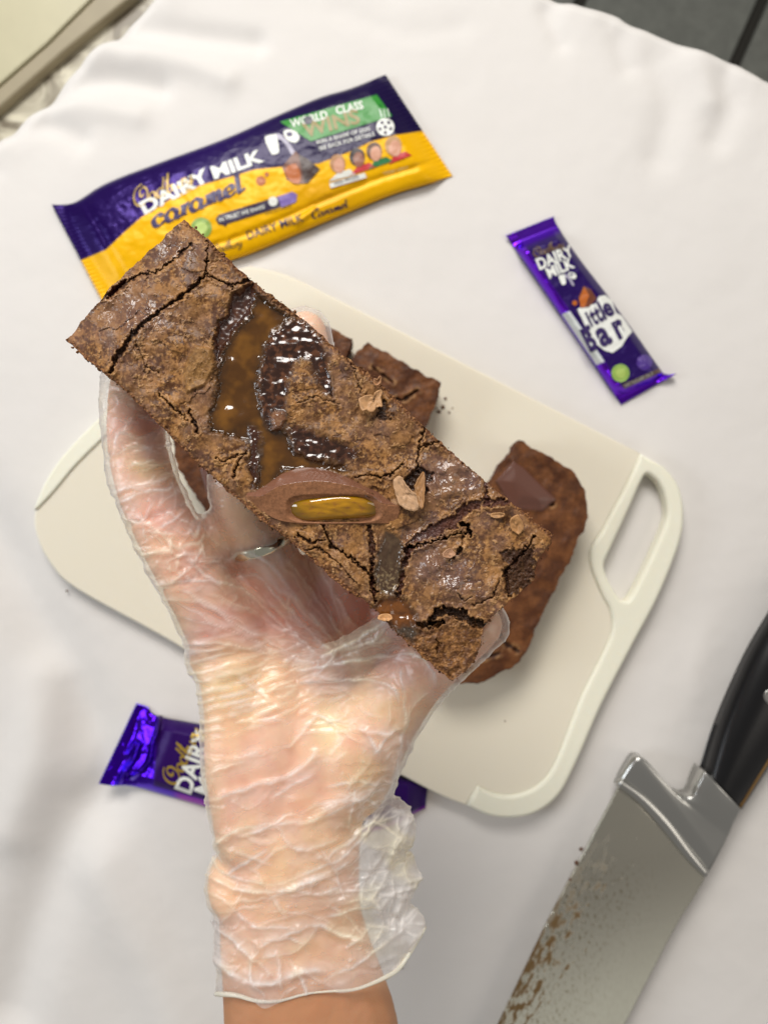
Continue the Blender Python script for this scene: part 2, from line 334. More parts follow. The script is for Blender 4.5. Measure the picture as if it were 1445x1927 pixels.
crm = simple('crumb_brown', lin(96, 62, 38), .8, bump=900, bscale=.0004, var=.2)
def crumb_mesh(seed, r):
    rs = np.random.RandomState(seed); import bmesh
    bm = bmesh.new(); bmesh.ops.create_icosphere(bm, subdivisions=2, radius=r)
    for v in bm.verts: v.co *= 1+.45*(rs.rand()-.5); v.co.z *= .7
    me = bpy.data.meshes.new('crumb'); bm.to_mesh(me); bm.free(); me.materials.append(crm); me.polygons.foreach_set('use_smooth', [True]*len(me.polygons)); return me
for i, (x, y, r) in enumerate([(1093, 1598, .0011), (1084, 1624, .0012), (1072, 1655, .0008), (1306, 1683, .0006)]):
    o = bpy.data.objects.new('crumb', crumb_mesh(i+60, r)); col.objects.link(o); o.location = P(x, y, .0125); o.parent = kn
adopt(kn)
# ================================================================== brownies
CR1 = np.array(lin(152, 108, 62)); CR2 = np.array(lin(86, 54, 30)); CRD = np.array(lin(54, 31, 18)); CRU = np.array(lin(82, 44, 30)); CARA = np.array(lin(80, 48, 10)); STK = np.array(lin(48, 24, 14))
def crumb_mat(name):
    m, nt, b = mat(name); L = nt.links
    a = N(nt, 'ShaderNodeAttribute', attribute_name='colr'); r = N(nt, 'ShaderNodeAttribute', attribute_name='rough'); g = N(nt, 'ShaderNodeNewGeometry')
    gr = N(nt, 'ShaderNodeAttribute', attribute_name='grain')
    n1 = N(nt, 'ShaderNodeTexNoise', i_Scale=1500.0, i_Detail=4.0, i_Roughness=.65); L.new(g.outputs['Position'], n1.inputs['Vector'])
    n2 = N(nt, 'ShaderNodeTexNoise', i_Scale=520.0, i_Detail=5.0, i_Roughness=.7); L.new(g.outputs['Position'], n2.inputs['Vector'])
    mr = N(nt, 'ShaderNodeMapRange', i_1=.75, i_2=1.25, i_3=.66, i_4=1.34); mrs = N(nt, 'ShaderNodeMath', operation='ADD'); L.new(n1.outputs['Fac'], mrs.inputs[0]); L.new(n2.outputs['Fac'], mrs.inputs[1]); L.new(mrs.outputs[0], mr.inputs[0])
    mm_ = N(nt, 'ShaderNodeMix', data_type='FLOAT'); L.new(gr.outputs['Fac'], mm_.inputs[0]); mm_.inputs[2].default_value = 1.0; L.new(mr.outputs[0], mm_.inputs[3])
    v = N(nt, 'ShaderNodeVectorMath', operation='SCALE'); L.new(a.outputs['Color'], v.inputs[0]); L.new(mm_.outputs[0], v.inputs['Scale']); L.new(v.outputs[0], b.inputs['Base Color'])
    L.new(r.outputs['Fac'], b.inputs['Roughness'])
    ad = N(nt, 'ShaderNodeMath', operation='ADD'); L.new(n1.outputs['Fac'], ad.inputs[0]); L.new(n2.outputs['Fac'], ad.inputs[1])
    bp = N(nt, 'ShaderNodeBump', i_Distance=.00007); L.new(gr.outputs['Fac'], bp.inputs['Strength']); L.new(ad.outputs[0], bp.inputs['Height']); L.new(bp.outputs[0], b.inputs['Normal'])
    sp_ = N(nt, 'ShaderNodeMapRange', i_1=0., i_2=.9, i_3=.85, i_4=.22); L.new(gr.outputs['Fac'], sp_.inputs[0]); L.new(sp_.outputs[0], b.inputs['Specular IOR Level'])
    return m
CM = crumb_mat('baked_crumb')
def cake(name, T, B, nu, nv, feat, ztop, thick, parent, jit=2.0, seed=0, m=None, ends=None, side=None):
    """T and B are the far and near long edges (photo pixels), ends = end curves (left, right)."""
    T = resample(T, nu); B = resample(B, nu); u = np.linspace(0, 1, nu)[:, None]; v = np.linspace(0, 1, nv)[None, :]
    X = T[:, :1]*(1-v)+B[:, :1]*v; Y = T[:, 1:2]*(1-v)+B[:, 1:2]*v
    if ends:
        Lc, Rc = (resample(e, nv) for e in ends)
        bl = lambda A, c: (A[0, c]*(1-v)+A[-1, c]*v)
        X = X+(1-u)*(Lc[:, 0][None, :]-bl(Lc, 0))+u*(Rc[:, 0][None, :]-bl(Rc, 0))
        Y = Y+(1-u)*(Lc[:, 1][None, :]-bl(Lc, 1))+u*(Rc[:, 1][None, :]-bl(Rc, 1))
    eu = np.minimum(u*nu, (1-u)*nu)+0*v; ev = np.minimum(v*nv, (1-v)*nv)+0*u; e = np.minimum(eu, ev)
    fall = np.exp(-(e/7)**1.2); jx = fall*jit*(fbm(X/22, Y/22, 5, seed+90, .55)*2.6); jy = fall*jit*(fbm(X/22, Y/22, 5, seed+95, .55)*2.6); X = X+jx; Y = Y+jy
    h, c, r, g = feat(X, Y)
    Z = ztop+h*.001; V = PX(X, Y, Z)
    ring = np.r_[np.arange(nv), np.arange(1, nu)*nv+nv-1, (nu-1)*nv+np.arange(nv-2, -1, -1), np.arange(nu-2, 0, -1)*nv]
    Vt = V.reshape(-1, 3); R = Vt[ring]; K = 26; n0 = nu*nv; nr = len(ring)
    nxt = np.roll(R, -3, 0)-np.roll(R, 3, 0); nrm = np.stack([nxt[:, 1], -nxt[:, 0]], 1); nrm /= np.linalg.norm(nrm, axis=1)[:, None]+1e-9
    cen = R[:, :2].mean(0); sgn = np.sign(((R[:, :2]-cen)*nrm).sum(1).mean()); nrm *= sgn
    s = np.cumsum(np.r_[0, np.hypot(*np.diff(R[:, :2], axis=0).T)])
    rows = []; sc = []
    for k in range(1, K+1):
        t = k/K; zz = R[:, 2]*(1-t)+(ztop-thick)*t
        off = .0006*fbm(s/.005, np.full(nr, t*thick/.005), 3, seed+120)*min(1, k/3)-.0008*t-.0012*max(0, t-.85)/.15
        rows.append(np.c_[R[:, :2]+nrm*off[:, None], zz])
        q = fbm(s/.002, np.full(nr, t*thick/.002), 3, seed+130)
        sc.append(mixc(CRU, lin(134, 88, 52), ss(-.1, .5, q)*(.75 if k < 4 else .35)) if side is None else np.tile(side, (nr, 1)))
    F = gridF(nu, nv); Fs = []
    prev = ring
    for k in range(K):
        cur = n0+k*nr+np.arange(nr); Fs.append(np.stack([prev, np.roll(prev, -1), np.roll(cur, -1), cur], 1)); prev = cur
    allV = np.r_[Vt]; allV = np.concatenate([Vt]+rows)
    cenV = np.r_[rows[-1].mean(0)][None]; allV = np.r_[allV, cenV]
    Fb = np.stack([prev, np.roll(prev, -1), np.full(nr, len(allV)-1), np.full(nr, len(allV)-1)], 1)
    C_ = np.concatenate([c.reshape(-1, 3)]+sc+[CRU[None]]); ns = K*nr+1
    at = {'colr': C_, 'rough': np.r_[r.ravel(), np.full(ns, .8)], 'grain': np.r_[g.ravel(), np.full(ns, 1.)]}
    o = mesh(name, allV, np.r_[F, np.concatenate(Fs)], m or CM, parent, at)
    # underside as one fan of triangles
    if o.data.polygons[len(F)//2].normal.z < 0: o.data.flip_normals()
    bo = rows[-1]; me2 = o.data
    return o
def crack(X, Y, h, c, pts, r, depth=1.6, colr=None, wob=2.5, seed=0, lip=.35):
    Xw = X+wob*fbm(X/9, Y/9, 3, seed+200); Yw = Y+wob*fbm(X/9, Y/9, 3, seed+210)
    k = 1.0+.9*fbm(X/16, Y/16, 3, seed+220)
    d = dline(Xw, Yw, pts, [0]*len(pts)); rad = dline(X, Y, pts, [0]*len(pts))-dline(X, Y, pts, r); d = d-np.maximum(rad, .3)*np.clip(k, .15, 1.9)
    t = 1-ss(-1.0, 1.0, d)
    h = h-depth*t*(.8+.4*fbm(X/5, Y/5, 2, seed+3))+lip*np.exp(-((d-4)/4)**2)
    c = mixc(c, np.array(lin(176, 134, 88)), np.exp(-((d-3.5)/2.2)**2)*.6*ss(-.1, .3, fbm(X/10, Y/10, 2, seed+8))); c = mixc(c, CRD*.75 if colr is None else colr, t*.92)
    return h, c, t
# ---- traced features of the held slice
POOL = [(479, 549), (548, 597), (530, 633), (498, 666), (490, 699), (486, 745), (498, 778), (512, 807), (539, 815), (556, 850), (600, 866), (645, 874), (660, 888), (600, 888), (535, 886), (505, 925), (481, 919), (485, 878), (474, 836), (440, 822), (394, 815), (394, 782), (405, 745), (411, 691), (420, 657), (440, 624), (472, 590)]
STICKY1 = [(515, 625), (548, 603), (577, 605), (606, 645), (620, 691), (626, 745), (612, 742), (598, 711), (581, 674), (556, 680), (541, 716), (537, 765), (537, 799), (521, 813), (502, 803), (490, 753), (488, 711), (500, 657)]
STICKY2 = [(540, 800), (577, 806), (610, 822), (662, 841), (672, 857), (643, 871), (610, 863), (585, 863), (556, 849)]
DARK1 = [(436, 560), (460, 540), (479, 530), (480, 562), (467, 597), (442, 626), (424, 655), (408, 690), (402, 650), (412, 610), (428, 590)]
GEL = [(723, 998), (745, 1007), (758, 1026), (755, 1069), (744, 1118), (715, 1118), (704, 1078), (713, 1035)]
POOL2 = [(712, 1130), (735, 1122), (760, 1128), (782, 1155), (785, 1176), (768, 1193), (742, 1182), (716, 1162), (700, 1146)]
DHOLE = [(752, 905), (772, 888), (800, 880), (812, 905), (800, 930), (775, 925)]
ROUGH = [(948, 1030), (1000, 1030), (1012, 1060), (1000, 1110), (960, 1120), (945, 1085)]
CORNER = [(760, 1190), (800, 1180), (850, 1170), (905, 1185), (930, 1240), (850, 1300), (790, 1240)]
def hero(X, Y):
    u = X*.75+Y*.66; v = -X*.66+Y*.75
    lo = fbm(X/75, Y/75, 3, 1); md = fbm(X/24, Y/24, 4, 2)
    h = 1.7*lo+.24*md+.02*fbm(X/6, Y/6, 2, 4)
    # crust plates
    Xw = X+16*fbm(X/30, Y/30, 3, 50); Yw = Y+16*fbm(X/30, Y/30, 3, 51)
    f1, f2, cid = worley(Xw/66, Yw/66, 6)
    h = h+.5*(cid-.5)
    # curved ridge along the left end of the slice
    dl = ((X-125)*.722+(Y-640)*.692)      # distance from the left end edge
    h = h+.6*np.exp(-((dl-75)/30)**2)-3.8*np.exp(-(np.maximum(dl, 0)/52)**2)-.8*np.exp(-(np.maximum(dl, 0)/10)**2)
    # colours
    mo = fbm(X/8, Y/8, 5, 11, .62); mo2 = fbm(X/38, Y/38, 3, 12); str_ = fbm(u/4, v/11, 4, 13, .6)
    tan = ss(-.20, .20, .7*mo+.85*mo2+.3*str_)
    c = mixc(CR2, CR1, tan); c = mixc(c, np.array(lin(188, 142, 88)), ss(.1, .5, mo-.3*mo2+.2*fbm(X/90, Y/90, 2, 14))*.55)
    c = mixc(c, CRD, ss(.10, .42, fbm(X/30, Y/24, 6, 15, .7))*.6); plate = ss(-.15, .25, fbm(X/70, Y/70, 2, 77)); c = mixc(c, mixc(np.array(lin(124, 86, 52)), np.array(lin(142, 104, 68)), ss(-.3, .3, mo)), plate*.5)
    c = mixc(c, np.array(lin(116, 88, 80)), ss(-.1, .4, fbm(X/60, Y/60, 3, 19))*.35)
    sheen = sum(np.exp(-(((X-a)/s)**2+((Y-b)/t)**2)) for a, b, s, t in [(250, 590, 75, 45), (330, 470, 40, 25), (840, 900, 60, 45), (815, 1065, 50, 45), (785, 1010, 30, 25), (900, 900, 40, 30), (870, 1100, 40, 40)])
    # fine lifted edges of crust
    Xq = X+5*fbm(X/12, Y/12, 3, 60); Yq = Y+5*fbm(X/12, Y/12, 3, 61)
    g1, g2, gid = worley(Xq/21, Yq/21, 16); fine = np.clip(1-(g2-g1)/.06, 0, 1)*(gid > .72)*ss(.05, .4, fbm(X/50, Y/50, 2, 62))
    h = h-.3*fine+.05*(gid-.5); c = mixc(c, CRD*.8, fine*.6)
    flk = ss(.22, .32, fbm(X/13, Y/13, 5, 66, .65)+.3*fbm(X/60, Y/60, 2, 67)); c = mixc(c, np.array(lin(190, 146, 96)), flk*.55); h = h+.22*flk
    r = .46-.24*np.clip(sheen, 0, 1)+.12*mo; g = .85-.65*np.clip(sheen, 0, 1); h = h+np.clip(sheen, 0, 1)*(.25*fbm(X/11, Y/11, 3, 68)+1.8*fbm(X/38, Y/38, 2, 69)); c = mixc(c, np.array(lin(112, 84, 78)), np.clip(sheen, 0, 1)*.5)  # lilac tint paints the bluish window sheen into the crust colour
    # crumbly band along the cut edges
    top = dline(X, Y, [(345, 413), (480, 535), (700, 710), (825, 830), (1040, 1010)]); bot = dline(X, Y, [(125, 640), (240, 740), (400, 900), (560, 1030), (700, 1145), (850, 1280)])
    e = np.minimum(top, bot); et = (1-ss(2, 9, e+5*fbm(X/8, Y/8, 3, 33)))
    c = mixc(c, mixc(np.array(lin(92, 54, 32)), np.array(lin(150, 104, 60)), ss(-.1, .3, fbm(X/4, Y/4, 3, 34))), et*.9)
    h = h-et*(.4+.5*fbm(X/6, Y/6, 2, 35)); r = r+.2*et
    # cracks
    cl = [([(392, 455), (388, 516), (369, 537), (336, 562), (303, 583), (286, 597), (262, 615), (240, 645), (220, 672), (209, 702)], [1, 2, 2.5, 3, 3, 4, 4, 5, 5, 3], 2.0, None),
          ([(196, 560), (232, 537), (261, 518), (298, 510), (336, 482), (362, 458)], [3, 4, 2, 1.5, 2.5, 1.5], 1.6, None),
          ([(203, 562), (220, 542), (236, 530)], [2, 5, 3], 2.2, np.array(lin(74, 24, 14))),
          ([(388, 518), (411, 527), (436, 539), (473, 526)], [1.5, 2, 2, 3], 1.6, None),
          ([(465, 850), (450, 868), (444, 880), (440, 900)], [1, 1.6, 1, 1], 1.6, None), ([(405, 862), (420, 868), (444, 858), (465, 852)], 1, 1.2, None),
          ([(355, 770), (366, 795), (372, 812)], [1, 4, 2], 2, None), ([(300, 742), (330, 770), (352, 790)], [1, 1.6, 1], 1.4, None),
          ([(955, 944), (916, 948), (890, 948), (873, 958), (852, 981), (818, 998), (783, 1018), (762, 1035)], [5, 7, 8, 9, 11, 12, 11, 5], 1.5, np.array(lin(76, 42, 34))),
          ([(916, 946), (915, 930), (913, 910)], [5, 4, 3], 1.3, np.array(lin(76, 42, 34))), ([(866, 985), (880, 990), (884, 1003), (874, 1004)], [2, 4, 4, 2], 3.4, CRD*.35),
          ([(846, 1052), (862, 1040), (868, 1030)], [2, 4, 2], 2.6, None), ([(868, 1030), (872, 1004)], 1, 1.2, None), ([(868, 1000), (840, 1012), (800, 1022), (770, 1030)], [1, 2, 1.5, 3], 3.0, CRD*.5),
          ([(772, 1030), (757, 1069), (752, 1112), (749, 1132)], [6, 5, 5, 4], 2.2, np.array(lin(62, 26, 16))),
          ([(608, 985), (622, 1026), (646, 1040), (672, 1060), (693, 1078), (708, 1112)], [2, 2.5, 2, 2, 2.5, 3], 2.4, None), ([(700, 1060), (700, 1100), (706, 1130)], [2, 4, 3], 2.4, np.array(lin(60, 24, 12))), ([(694, 990), (700, 1020), (700, 1060)], [4, 5, 4], 1.4, np.array(lin(58, 30, 18))),
          ([(787, 1174), (809, 1178), (818, 1157), (839, 1148), (869, 1157), (895, 1174), (914, 1178)], [4, 7, 7, 8, 9, 7, 4], 3.2, CRD*.55),
          ([(805, 1172), (822, 1174), (834, 1168)], [3, 5, 3], 4.5, CRD*.25),
          ([(800, 800), (790, 830), (788, 850), (782, 885), (790, 890)], [1.5, 2, 1, 2, 2], 1.6, None), ([(758, 872), (735, 893), (715, 897), (690, 892), (670, 898)], [1.5, 2.5, 2, 1, 1], 1.8, None), ([(788, 842), (825, 832), (838, 820)], 1.5, 1.4, None),
          ([(560, 1008), (585, 1020), (612, 1016)], [3, 3, 1], 1.8, None), ([(575, 1035), (600, 1030), (640, 1062), (670, 1100)], [2, 2, 1, 1], 1.3, None), ([(600, 672), (612, 706), (625, 745)], [1, 4, 2], 1.2, STK),
          ([(560, 760), (590, 745), (640, 760)], .6, .6, None), ([(640, 660), (665, 690), (680, 740)], .8, .7, None), ([(255, 640), (275, 690), (300, 700)], .6, .6, None), ([(820, 1230), (826, 1216), (822, 1202)], [1, 2, 1], 1.6, None), ([(1005, 1010), (985, 1040), (950, 1075), (958, 1120)], [2, 3, 4, 2], 1.8, None),
          ([(940, 1090), (925, 1125), (890, 1140)], [1, 1.5, 1], 1.2, None), ([(860, 1118), (872, 1130), (890, 1124)], 1, 1, None)]
    for i, (p, rr, dp, cc) in enumerate(cl):
        h, c, t = crack(X, Y, h, c, p, rr, dp*.7, CRD*.85 if cc is None else cc, 7.0, i*5); r = r+.15*t
    for poly, cc, dp in ((DHOLE, CRD*.75, 1.4), (ROUGH, CRD*1.1, .8), ([(705, 762), (722, 758), (732, 778), (722, 790), (706, 784)], CRD*.6, .8)):
        t = 1-ss(-5, 5, sdf(X, Y, poly)+26*fbm(X/17, Y/17, 4, 44)); c = mixc(c, cc, t*.9); h = h-dp*t+t*.8*fbm(X/9, Y/9, 3, 46)
    t = 1-ss(-8, 8, sdf(X, Y, CORNER)+22*fbm(X/17, Y/17, 3, 47)); c = mixc(c, mixc(np.array(lin(82, 50, 28)), np.array(lin(146, 102, 58)), ss(-.2, .3, fbm(X/13, Y/13, 5, 48, .65))), t*.8); h = h+t*(.8*fbm(X/14, Y/14, 4, 49)-.4)
    # darker sunken zones
    def zone(poly, colr, depth, gloss, wb, surf=None, edge=.5, soft=4):
        nonlocal h, c, r, g
        d = sdf(X+2.4*wb*fbm(X/14, Y/14, 4, 70), Y+2.4*wb*fbm(X/14, Y/14, 4, 71), poly); t = 1-ss(-soft, soft, d)
        hh = -depth+(0 if surf is None else surf)+.5*lo; th = 1-ss(-soft-5, soft+2, d); h = h*(1-th)+hh*th; wet = 1-ss(-2, 12, d); r = r*(1-wet)+.42*wet; c = c*(1-.45*wet*(1-t))[..., None]
        cc = colr if callable(colr) else None
        c = mixc(c, cc(X, Y, d) if cc else colr, t); r = r*(1-t)+gloss*t; g = g*(1-t)+.03*t
    cc = lambda X, Y, d: mixc(mixc(CARA, np.array(lin(112, 72, 20)), ss(-.2, .5, fbm(X/40, Y/40, 3, 80))), np.array(lin(50, 30, 14)), ss(-22, 2, d+6*fbm(X/12, Y/12, 3, 81))*.75)
    zone(DARK1, lambda X, Y, d: mixc(np.array(lin(62, 30, 20)), np.array(lin(86, 48, 26)), ss(-.2, .4, fbm(X/10, Y/10, 3, 82))), 2.0, .30, 3, .3*fbm(X/14, Y/14, 2, 83))
    zone(POOL, cc, 1.3, .10, 3, .75*fbm(X/48, Y/48, 2, 84)+.20*fbm(X/22, Y/22, 2, 85)*ss(.0, .4, fbm(X/40, Y/40, 2, 86)+.1))
    bub = worley(X/9+fbm(X/9, Y/9, 2, 3), Y/9, 88)
    zone(STICKY1, lambda X, Y, d: mixc(STK, np.array(lin(96, 58, 36)), ss(-.1, .4, fbm(X/12, Y/12, 3, 87))), .5, .17, 3, .5*fbm(X/26, Y/20, 2, 88)+.09*fbm(X/13, Y/10, 1, 89), soft=6)
    zone(STICKY2, lambda X, Y, d: mixc(STK, np.array(lin(84, 50, 34)), ss(-.1, .4, fbm(X/12, Y/12, 3, 87))), .5, .17, 3, .5*fbm(X/24, Y/16, 2, 90)+.09*fbm(X/13, Y/10, 1, 91), soft=6)
    zone([(508, 784), (518, 772), (532, 776), (538, 792), (530, 808), (514, 808)], lambda X, Y, d: mixc(np.array(lin(120, 82, 58)), np.array(lin(156, 122, 92)), ss(-9, -4, d)*0+.5*ss(0, .4, fbm(X/5, Y/5, 2, 1))), -1.3, .15, 2)
    zone([(470, 800), (492, 815), (486, 850), (484, 905), (474, 915), (470, 870)], STK*1.7, .8, .14, 4, .25*fbm(X/12, Y/12, 2, 91))
    zone(GEL, lambda X, Y, d: mixc(np.array(lin(70, 50, 34)), np.array(lin(132, 112, 82)), np.clip(ss(.0, .3, fbm(X/6, Y/6, 4, 92))*.9*ss(1050, 1090, Y)+.15*ss(-.1, .4, fbm(X/14, Y/18, 3, 98)), 0, 1)), .6, .2, 3, .35*fbm(X/16, Y/22, 2, 93)+.1*fbm(X/6, Y/6, 2, 97)*ss(1050, 1090, Y))
    zone(POOL2, lambda X, Y, d: mixc(np.array(lin(110, 64, 24)), np.array(lin(66, 40, 22)), ss(-10, 0, d)*.6), .8, .08, 2, 1.0*fbm(X/26, Y/26, 2, 94)+.12*fbm(X/8, Y/8, 2, 95))
    zone([(758, 1178), (775, 1178), (786, 1190), (776, 1206), (760, 1196), (748, 1186)], np.array(lin(72, 58, 46)), .6, .12, 3, .4*fbm(X/8, Y/8, 2, 96))
    # lifted paler bubble in the crust
    t = 1-ss(-4, 5, sdf(X, Y, [(368, 650), (395, 658), (403, 690), (385, 725), (352, 738), (346, 700), (356, 672)])); h = h+1.0*t; c = mixc(c, mixc(np.array(lin(128, 92, 48)), np.array(lin(152, 114, 66)), ss(-.2, .4, mo)), t*.7)
    return h, c, np.clip(r, .05, .95), g
zt = .207
TOP = catmull([(345, 413), (372, 432), (410, 468), (480, 533), (560, 592), (640, 662), (700, 708), (760, 765), (825, 828), (920, 912), (1000, 976), (1040, 1008)], 6)
BOT = catmull([(125, 640), (180, 690), (240, 738), (320, 820), (400, 897), (480, 968), (560, 1030), (640, 1100), (700, 1143), (770, 1215), (850, 1280)], 6)
LEN = [(345, 413), (300, 455), (250, 502), (205, 545), (160, 600), (125, 640)]
REN = [(1040, 1008), (1028, 1035), (1008, 1060), (1004, 1092), (985, 1108), (960, 1132), (918, 1166), (908, 1190), (905, 1215), (880, 1262), (850, 1280)]
hb = empty('brownie_slice', P(585, 840, .185), 'long brownie slice held over the board, crackled top with caramel pools and filled chocolate', 'brownie')
cake('baked_slice', TOP, BOT, 960, 330, hero, zt, .024, hb, 2.2, 0, ends=(LEN, REN))
# ---- filled chocolate piece on the slice: back, cut ridge and front curves
NU = 200
bk = resample(catmull([(463, 926), (490, 918), (509, 906), (539, 886), (573, 879), (612, 883), (655, 897), (685, 913), (710, 925), (735, 943), (757, 955)], 6), NU)
rd = resample(catmull([(463, 931), (488, 934), (505, 926), (526, 914), (560, 908), (600, 905), (640, 910), (680, 920), (705, 938), (722, 947), (742, 949), (759, 955)], 6), NU)
fr = resample(catmull([(461, 936), (483, 955), (517, 976), (552, 984), (612, 986), (665, 985), (715, 985), (745, 984), (757, 972), (760, 960)], 6), NU)
nb = 26; nf = 60
v1 = np.linspace(0, 1, nb)[None, :]; v2 = np.linspace(0, 1, nf)[None, 1:]; uu = np.linspace(0, 1, NU)[:, None]
X = np.concatenate([bk[:, :1]*(1-v1)+rd[:, :1]*v1, rd[:, :1]*(1-v2)+fr[:, :1]*v2], 1); Y = np.concatenate([bk[:, 1:]*(1-v1)+rd[:, 1:]*v1, rd[:, 1:]*(1-v2)+fr[:, 1:]*v2], 1)
env = np.sin(np.pi*np.clip(uu, 0, 1))**.45
hz = np.concatenate([(-1.5+7.2*v1**.6)*env-1*(1-env), (5.7-5.0*v2**1.1)*env-1*(1-env)], 1)
q = ((X-629)/92)**4+((Y-957)/27)**4*1.0; dent = 1-ss(.55, 1.0, q)
hz = hz-1.0*dent+.10*fbm(X/9, Y/9, 3, 101)*np.concatenate([0*v1+0*uu, 1+0*v2+0*uu], 1)
hz = hz+np.where((np.abs(Y-rd[:, 1:])<3), .25*fbm(X/4, Y/9, 3, 105), 0)
for k in range(6):   # pressed script on the rounded back
    x0 = 580+k*9; hz = hz-.28*np.exp(-(dline(X, Y, [(x0, 899), (x0+5, 890), (x0+9, 894), (x0+4, 901)])/1.4)**2)
cb = lin(122, 82, 64); cf = lin(152, 104, 72)
cc_ = np.concatenate([np.tile(cb, (NU, nb, 1)), np.tile(cf, (NU, nf-1, 1))], 1)*(1+.10*fbm(X/3, Y/3, 3, 103)[..., None])
rr_ = np.concatenate([np.full((NU, nb), .26), np.full((NU, nf-1), .55)], 1)
pc = mesh('chocolate_piece', PX(X, Y, zt+hz*.001).reshape(-1, 3), gridF(NU, nb+nf-1), CM, hb, {'colr': cc_.reshape(-1, 3), 'rough': rr_.ravel(), 'grain': np.concatenate([np.full((NU, nb), .3), np.full((NU, nf-1), .8)], 1).ravel()})
pc.data.flip_normals() if pc.data.polygons[len(pc.data.polygons)//2].normal.z < 0 else None
sm = pc.modifiers.new('t', 'SOLIDIFY'); sm.thickness = .0012; sm.offset = -1
nr_, na_ = 26, 96
rr, aa = np.meshgrid(np.linspace(0, 1, nr_), np.linspace(0, 2*np.pi, na_, endpoint=False), indexing='ij')
sx = np.sign(np.cos(aa))*np.abs(np.cos(aa))**.62; sy = np.sign(np.sin(aa))*np.abs(np.sin(aa))**.72
X = 629+88*rr*sx; Y = 957+25*rr*sy+2.5*np.sin(X/28)
Zc = zt+.001*(4.75-(Y-925)*.066-2.4*rr**6+.35*fbm(X/34, Y/16, 2, 110)+.7*(1-rr**2))
c = mixc(np.array(lin(186, 132, 14)), np.array(lin(112, 84, 6)), ss(.5, 1, rr)); c = mixc(c, np.array(lin(150, 92, 40)), ss(.1, .5, fbm(X/16, Y/8, 3, 111))*.6)
fo = mesh('caramel_filling', PX(X, Y, Zc).reshape(-1, 3), gridF(nr_, na_, True), vcol('glossy_caramel', .06, coat=1.0, ra=False), pc, {'colr': c.reshape(-1, 3)})
fo.data.flip_normals() if fo.data.polygons[len(fo.data.polygons)//2].normal.z < 0 else None
# ---- loose curled crust flakes
fmat = CM
FL = [([(740, 906), (746, 898), (754, 897), (762, 910), (772, 923), (786, 932), (791, 944), (788, 958), (776, 962), (764, 958), (752, 950), (744, 930)], (186, 146, 108), 2.2),
      ([(780, 914), (788, 900), (797, 888), (799, 920), (796, 954), (790, 952), (784, 934)], (158, 112, 64), 2.6),
      ([(676, 752), (690, 744), (706, 744), (708, 736), (719, 735), (717, 750), (720, 764), (711, 765), (702, 775), (690, 771), (680, 772)], (188, 142, 96), 1.6),
      ([(703, 712), (711, 716), (716, 708), (715, 722), (706, 724)], (176, 126, 84), 1.6),
      ([(962, 975), (975, 970), (984, 990), (978, 1005), (966, 1000), (960, 990)], (176, 128, 78), 1.3), ([(924, 968), (945, 966), (948, 972), (930, 974)], (178, 132, 84), 1.0),
      ([(712, 1158), (730, 1156), (738, 1162), (728, 1168), (714, 1166)], (202, 150, 98), 1.3),
      ([(838, 1036), (850, 1034), (856, 1044), (846, 1050), (834, 1046)], (176, 132, 100), 1.2),
      ]
for i, (pl, cc, ht) in enumerate(FL):
    pl = catmull(pl, 4, True); a = np.array(pl); a = a+3.2*np.stack([fbm(a[:, 0]/5, a[:, 1]/5, 3, i), fbm(a[:, 0]/5, a[:, 1]/5, 3, i+50)], 1); cen = a.mean(0); K = 7
    X = np.concatenate([cen[0]+(a[:, 0]-cen[0])*k/K for k in range(K+1)]).reshape(K+1, -1); Y = np.concatenate([cen[1]+(a[:, 1]-cen[1])*k/K for k in range(K+1)]).reshape(K+1, -1)
    R = np.linspace(0, 1, K+1)[:, None]+0*X; th = i*1.3
    z = zt+.001*(ht+.5*R**2+.8*((X-cen[0])*math.cos(th)+(Y-cen[1])*math.sin(th))/22+.5*fbm(X/8, Y/8, 2, 140+i))
    c = mixc(np.array(lin(*cc)), np.array(lin(*cc))*.6, ss(.0, .5, fbm(X/5, Y/5, 3, 150+i)))
    o = mesh('crust_flake', PX(X, Y, z).reshape(-1, 3), gridF(K+1, X.shape[1], True), CM, hb, {'colr': c.reshape(-1, 3), 'rough': np.full(X.size, .6), 'grain': np.full(X.size, .4)})
    if o.data.polygons[-1].normal.z < 0: o.data.flip_normals()
    s_ = o.modifiers.new('t', 'SOLIDIFY'); s_.thickness = .0003; s_.offset = -1
# crumbs clinging to the cut edges
rs = np.random.RandomState(3); E1 = resample(BOT, 300); E2 = resample(TOP, 300); E3 = resample(REN, 120)
cm = [crumb_mesh(200+i, .00085) for i in range(6)]
for me in cm:
    me.materials.clear(); me.materials.append(simple('edge_crumb', lin(*[(122, 80, 46), (140, 96, 56), (96, 58, 34)][len(me.vertices) % 3]), .85))
for i in range(170):
    E = (E1, E1, E2, E3)[rs.randint(4)]; p = E[rs.randint(len(E))]; o = bpy.data.objects.new('crumb', cm[rs.randint(6)]); col.objects.link(o); o.parent = hb
    o.location = P(p[0]+rs.randn()*1.5, p[1]+rs.randn()*1.5, zt-.0015-abs(rs.randn())*.002); s_ = .2+.6*rs.rand()**3; o.scale = (s_, s_*(.7+.6*rs.rand()), s_); o.rotation_euler = (rs.rand()*6, rs.rand()*6, rs.rand()*6)
adopt(hb)
